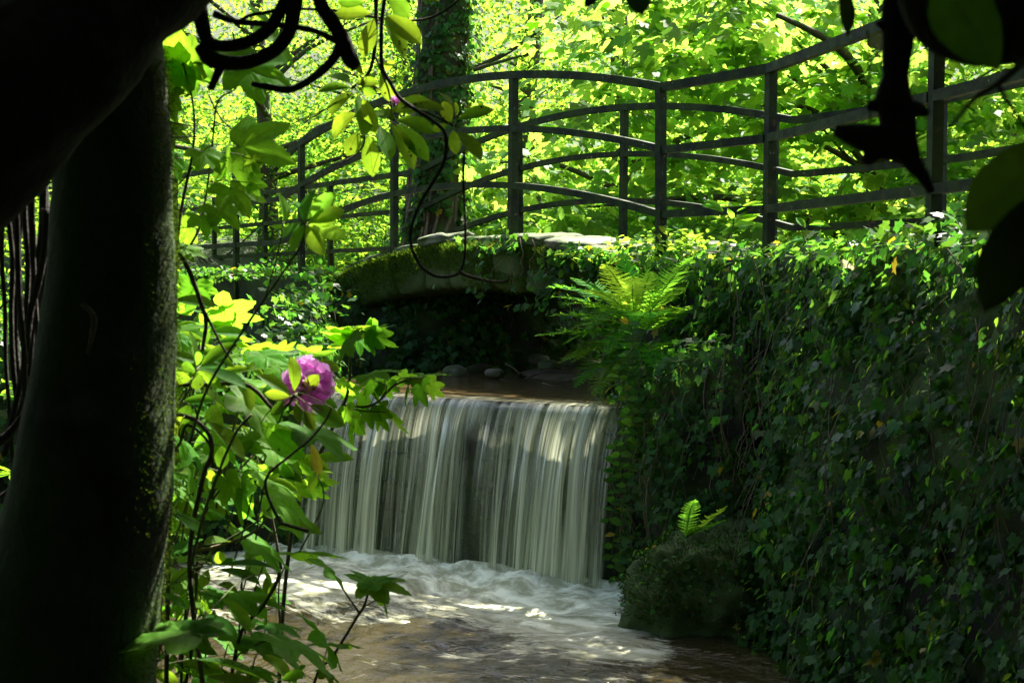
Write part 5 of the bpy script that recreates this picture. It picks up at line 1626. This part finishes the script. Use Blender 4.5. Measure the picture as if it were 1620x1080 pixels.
# --- more leaves of both bushes behind the traced ones
r = np.random.default_rng(808)
for root, me, n, dr, wr_, nat in ((sy, LM_SYC, 95, (3.9, 5.2), (20, 40), 1.0), (rbu, LM_RHO, 75, (3.3, 4.0), (40, 70), 1.0), (sz_, LM_SYC, 40, (3.5, 4.2), (26, 48), 1.0)):
    st = []
    for k in range(n):
        while True:
            x = 262 + 280 * r.random() ** 1.5; y = r.uniform(470, 1075)
            if x < 545 - .55 * abs(y - 660) - (120 if y < 560 else 0) + 40 * (y > 860) and fbm(np.array([[x / 60., y / 60.]]), 2, 5)[0] > -.25: break
        d = r.uniform(*dr); L = r.uniform(*wr_) * (d and 1)
        a = r.normal(.5, .9); tx_, ty_ = x + L * math.cos(a), y + L * .8 * math.sin(a) * .8
        px_leaf(root, me, x, y, tx_, ty_, L * (r.uniform(.35, .9) if me is LM_SYC else .3), d, TWS if me is LM_SYC else TWR, nat=nat, dz=r.normal(0, .06))
        if k % 3 == 0:
            stem_px(root, [(x, y, d), (x - 18 + r.normal(0, 10), y + 50, d), (x - 26 + r.normal(0, 16), y + 130, d)], d, 2, 3, M_TWIG)

# --- small sapling at the water, bottom
D7 = 3.8
sm = thing('maple_seedling', P(490, 1250, D7), 'single thin seedling with a few notched leaves standing clear over the brown water', 'seedling')
S = [stem_px(sm, [(470, 1250), (497, 1080), (525, 1040), (550, 1000), (565, 975), (576, 958), (583, 935)], D7, 5, 4, M_TWIG), stem_px(sm, [(569, 970), (545, 935), (523, 902)], D7, 3, 2, M_TWIG), stem_px(sm, [(573, 962), (600, 945), (612, 938)], D7, 2, 2, M_STEM), stem_px(sm, [(583, 940), (584, 925)], D7, 3, 3, M_STEM), stem_px(sm, [(505, 1070), (515, 1035), (519, 1018)], D7, 2, 2, M_STEM)]
st = np.vstack(S); pet = []
for b in [(525, 905, 491, 876, 22), (585, 926, 558, 892, 26), (586, 926, 620, 898, 26), (588, 926, 652, 930, 40), (600, 940, 607, 950, 8), (519, 1020, 556, 1013, 15), (517, 1018, 500, 1002, 12), (470, 1060, 462, 1085, 20), (515, 1065, 528, 1080, 22)]:
    px_leaf(sm, LM_SYC, *b, D7 + rng.normal(0, .03), TWS, nat=.9, petioles=pet, stem=st, dz=rng.normal(0, .05))
finish_petioles(sm, pet, M_STEM)

# --- dark blurred wood and leaves hanging at the top right
db = thing('dead_branch', P(1425, -120, 1.2), 'blackened mossy broken branch stub hanging down at the top right', 'branch')
branch_set(db, [([(1440, -150), (1428, -20), (1424, 60), (1421, 120), (1418, 168), (1424, 212), (1443, 255), (1462, 282), (1474, 305)], [80, 62, 50, 38, 76, 66, 40, 27, 15]),
                ([(1425, 222), (1385, 222), (1350, 214), (1320, 206)], [58, 44, 34, 18]), ([(1390, 215), (1378, 245), (1366, 258)], [30, 24, 10]), ([(1415, 165), (1450, 172), (1468, 182)], [34, 30, 14]), ([(1420, 150), (1385, 165), (1372, 172)], [30, 24, 10]), ([(1415, 60), (1398, 42), (1385, 36)], [30, 18, 6])], 1.2, M_LIMB, 'branch', 18, .75)
stem_px(db, [(1372, 50), (1376, 95), (1374, 140), (1378, 200)], 1.2, 4, 3, M_TWIG)
tl = thing('tree_limb', P(1700, 20, 1.1), 'thick dark limb crossing the top right corner', 'limb')
branch_set(tl, [([(4200, 150, 1.6), (2900, 90, 1.3), (1760, 40), (1640, 30), (1550, 36), (1490, 20), (1440, -60)], [190, 170, 150, 140, 140, 110, 70])], 1.1, M_LIMB, 'branch', 16, .12)
tr_ = thing('rhododendron_branch', P(1700, 100, 1.0), 'out of focus branch with big dark hanging leaves at the right edge', 'branch')
LM_DK = leaf_mesh('thick_leaf', T_RHO, M_RHO_DARK)
M_RHO_MID = leaf_mat('rhododendron_leaf_old', (.04, .11, .014), (.10, .24, .012), .1, .4, .01, 'pinnate')
S = [stem_px(tr_, [(1700, 60), (1625, 96), (1580, 132), (1540, 158), (1500, 205)], 1.05, 14, 6, M_STEM), stem_px(tr_, [(1578, 134), (1600, 170), (1625, 205)], 1.05, 9, 6, M_TWIG)]
st = np.vstack(S)
LM_MID = leaf_mesh('dusky_leaf', T_RHO, M_RHO_MID)
for b, me, d in [((1580, 110, 1482, -40, 104), LM_MID, .95), ((1680, 215, 1532, 362, 112), LM_MID, .95), ((1650, 300, 1556, 490, 92), LM_DK, .92), ((1330, -30, 1346, 56, 26), LM_DK, 1.25), ((1000, -50, 1016, 24, 46), LM_DK, 1.25), ((960, -30, 922, 14, 22), LM_DK, 1.25), ((1670, 330, 1640, 480, 90), LM_DK, .95)]:
    px_leaf(tr_, me, *b, d, TWR, nat=1.0)

# --- small plants on the bridge end and the wall
for (px, py, d, n, lb, nm) in [(1150, 335, 9.2, 22, 'pale yellow green ash seedling growing by the post right of the fern', 'ash_seedling'), (1282, 345, 7.9, 5, 'lone upright leaf sprouting on the wall top below the rails', 'seedling'), (528, 402, 13.2, 7, 'small dandelion like plant on the wall at the left end of the arch', 'weed')]:
    b = P(px, py + 45, d); root = thing(nm, b, lb, 'plant')
    r = np.random.default_rng(int(px))
    c = P(px, py, d)
    stp = catmull([b, (b + c) / 2 + r.normal(0, .02, 3), c], 12)
    V, Q, T = tube(stp, [.006, .003], 5, 14); add_mesh('stem', V, [Q, T], M_STEM, root)
    for k in range(n):
        f = r.uniform(.3, 1); a = stp[int(f * 11)]; th = r.random() * 6.28
        e = np.array((math.cos(th), math.sin(th) * .6, r.uniform(-.1, .7)))
        leaf_obj(root, leaf_mesh('seedling_leaf', T_OVA, M_FERN), a + e * (.06 if n > 10 else .01), e, np.array((0, -.3, .8)) + r.normal(0, .3, 3), r.uniform(.10, .16) * (1 if n > 10 else .9), .62)
# --- trailing plant at the weir corner
tp = thing('trailing_plant', P(985, 560, 8.9), 'pale leaved trailing plant hanging beside the right end of the waterfall', 'plant')
r = np.random.default_rng(55)
lv = []
for k, (x0, y0, x1, y1) in enumerate([(1000, 545, 985, 760), (1010, 560, 975, 930), (1030, 590, 1008, 720), (990, 640, 962, 830), (1005, 620, 1000, 880), (980, 690, 968, 905), (1040, 640, 1030, 760), (1000, 500, 1000, 640)]):
    xs = np.linspace(x0, x1, 6) + r.normal(0, 6, 6); ys = np.linspace(y0, y1, 6); dd = 8.75 - .2 * r.random()
    pts = catmull([P(a, b, dd) for a, b in zip(xs, ys)], 26)
    V, Q, T = tube(pts, [.003, .0018], 4, 30, cap=False); add_mesh('stem', V, Q, M_STEM, tp)
    for q in range(2, 26, 2):
        for sg in (-1, 1):
            e = np.array((sg * r.uniform(.6, 1), -r.uniform(.1, .6), r.uniform(-.2, .3)))
            leaf_obj(tp, leaf_mesh('trailing_leaf', T_OVA, M_IVY if k % 2 else M_BUSH), pts[q], e, np.array((0, -.9, .6)) + r.normal(0, .3, 3), r.uniform(.05, .085), .95)

# ------------------------------------------------------------------ unseen evergreen thicket added round the camera to darken the foreground
r = np.random.default_rng(700)
n = 40000
az = r.uniform(math.radians(38), math.radians(322), n)          # measured from the view direction
R = r.uniform(2.6, 4.6, n)
pos = np.column_stack([np.sin(az) * R, np.cos(az) * R, r.uniform(.2, EYE + 3.2, n)])
k = (fbm(pos * .9, 3, 70) > -.25) & (np.abs(pos[:, 0]) > np.maximum(0, pos[:, 1]) * .40 + .25)
k &= ~((pos[:, 0] < 0) & (pos[:, 1] > 2.2) & (pos[:, 2] < EYE + .5) & (pos[:, 0] > -1.6))
pos = pos[k]; n = len(pos)
o = leaf_batch('shade_thicket', T_OVA_LO, M_RHO_DARK, pos, r.normal(0, 1, (n, 3)), np.array((0, 0, 1.0)) + r.normal(0, .6, (n, 3)), r.uniform(.18, .34, n)); tag(o, kind='stuff')
# crown overhead, above the frame; its spread and gaps are set for the shade
n = 22000
x = r.uniform(-6, 4.5, n); y = r.uniform(-4, 5.2, n)
z = EYE + 1.25 + np.maximum(0, y) * .10 + r.random(n) * 1.6
y = np.where((x > 1.4) & (r.random(n) < .5), y + 1.6, y); z = np.maximum(z, EYE + .30 * y + .1 + r.random(n) * 1.2)
pos = np.column_stack([x, y, z])
cv = fbm(pos[:, :2] * .9, 3, 72)
k = (cv > -.30) | (y < 3.0)
k &= ~((x > -1.5) & (x < 1.0) & (y > 3.7) & (cv < .3))
pos = pos[k]; n = len(pos)
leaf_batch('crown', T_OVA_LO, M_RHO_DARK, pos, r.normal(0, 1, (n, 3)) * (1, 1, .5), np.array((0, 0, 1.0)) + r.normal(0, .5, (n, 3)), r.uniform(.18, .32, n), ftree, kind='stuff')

# unseen low boughs added above the frame to darken the near wall
r = np.random.default_rng(750)
n = 6000
x = r.uniform(.6, 4.2, n); y = r.uniform(2.5, 6.7, n)
pos = np.column_stack([x, y, EYE + .27 * y + .15 + r.random(n) * 1.1])
nb_ = thing('rhododendron_bush', (3.4, 3.6, EYE + .2), 'unseen evergreen bush added above the view to darken the near end of the wall', 'bush')
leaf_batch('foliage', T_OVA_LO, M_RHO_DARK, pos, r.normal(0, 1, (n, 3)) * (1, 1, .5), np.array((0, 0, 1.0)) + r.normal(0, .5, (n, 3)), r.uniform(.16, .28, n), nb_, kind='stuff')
for q in range(4):
    V, Q, T = tube([(3.4, 3.6, EYE + .1), (3.2 - .3 * q, 3.8 + .5 * q, EYE + 1.3 + .1 * q), (2.6 - .5 * q, 4.2 + .6 * q, EYE + 1.9 + .2 * q)], [.05, .035, .012], 7, 16, .15); add_mesh('stem', V, [Q, T], M_LIMB, nb_)
# tall trees closing the glade at both sides and behind, outside the frame
side = [(-9.5, 9.0, 'tall tree shading the left bank'), (-8.0, 2.5, 'tall tree on the near left bank'), (7.6, 5.5, 'tall tree behind the ivy wall at the right'), (6.5, -1.5, 'tall tree on the near right bank'), (-1.0, -8.0, 'tall tree behind the viewpoint'), (-11.0, 15.5, 'tall tree at the far left beside the embankment')]
for k, (x, y, lb) in enumerate(side):
    z0 = float(ground_z(np.array([x]), np.array([y]))[0])
    tree('woodland_tree', lb, 'tree', (x, y), 10.5, .25, (x, y, z0 + 6.2), (3.6, 3.6, 4.6), 230, 22, .24, 'woodland_leaf', T_OVA_LO, M_RHO_DARK, 160 + k, 0, None, 6, 'tall trees round the glade', clr=(.6, 1.1), filt=lambda p: ~((p[:, 1] > 0) & (np.abs(p[:, 0]) < p[:, 1] * .40 + .5) & (p[:, 2] < EYE + .21 * p[:, 1] + .3)))

# targets (world point, spread, clumps) kept in leaf shade
SHADE = [(x_, y_, 0, .15, 7) for x_, y_ in ((-.15, 7.4), (.1, 7.35), (.05, 7.0), (.3, 6.7), (.1, 6.6), (-.2, 7.0))] + [(-.9, 8.9, 0, .3, 10), (-1.7, 8.8, 0, .3, 10), (-1.0, 8.2, 0, .25, 8), (-.8, 2.6, 1.8, .5, 12), (-1.7, 11.5, 1.3, .3, 8), (-1.9, 13.2, 1.6, .3, 8), (-2.8, 15.4, 1.9, .5, 12)]
# unseen tree added on the right bank; its leaf clumps block sun from these targets
r = np.random.default_rng(900)
tx, ty = 7.4, 12.6
at_ = thing('shade_tree', (tx, ty, 2.0), 'unseen tree added on the right bank to shade the pool with its boughs', 'tree', 'tall trees round the glade')
V, Q, T = tube([(tx, ty, 1.8), (tx - .1, ty, 4.5), (tx - .4, ty, 8.0), (tx - .8, ty, 11.0)], [.32, .26, .2, .08], 14, 40, .15, 3, 2); add_mesh('trunk', V, [Q, T], M_BARK, at_)
cen = []
for (x, y, z, R, m) in SHADE:
    for k in range(m):
        h = r.uniform(6.4, 9.0); kk = (h - z) / SUN.z
        cen.append(np.array((x, y, z)) + np.array(SUN) * kk + r.normal(0, 1, 3) * R * (1, 1, 0))
cen = np.array(cen)
pos, ax, nr, szz = tier_leaves(r, cen, r.uniform(.25, .45, len(cen)), 24, .13, .25)
k = pos[:, 2] > EYE + .235 * pos[:, 1]
leaf_batch('crown', T_OVA, M_BUSH, pos[k], ax[k], nr[k], szz[k], at_, kind='stuff')
for q in range(10):
    c = cen[r.integers(0, len(cen))]
    a = np.array((tx - .3, ty, r.uniform(5.0, 7.5))); V, Q, T = tube([a, (a + c) / 2 + (0, 0, .5), c], [.07, .045, .012], 7, 20, .15); add_mesh('branch', V, [Q, T], M_BARK, at_)
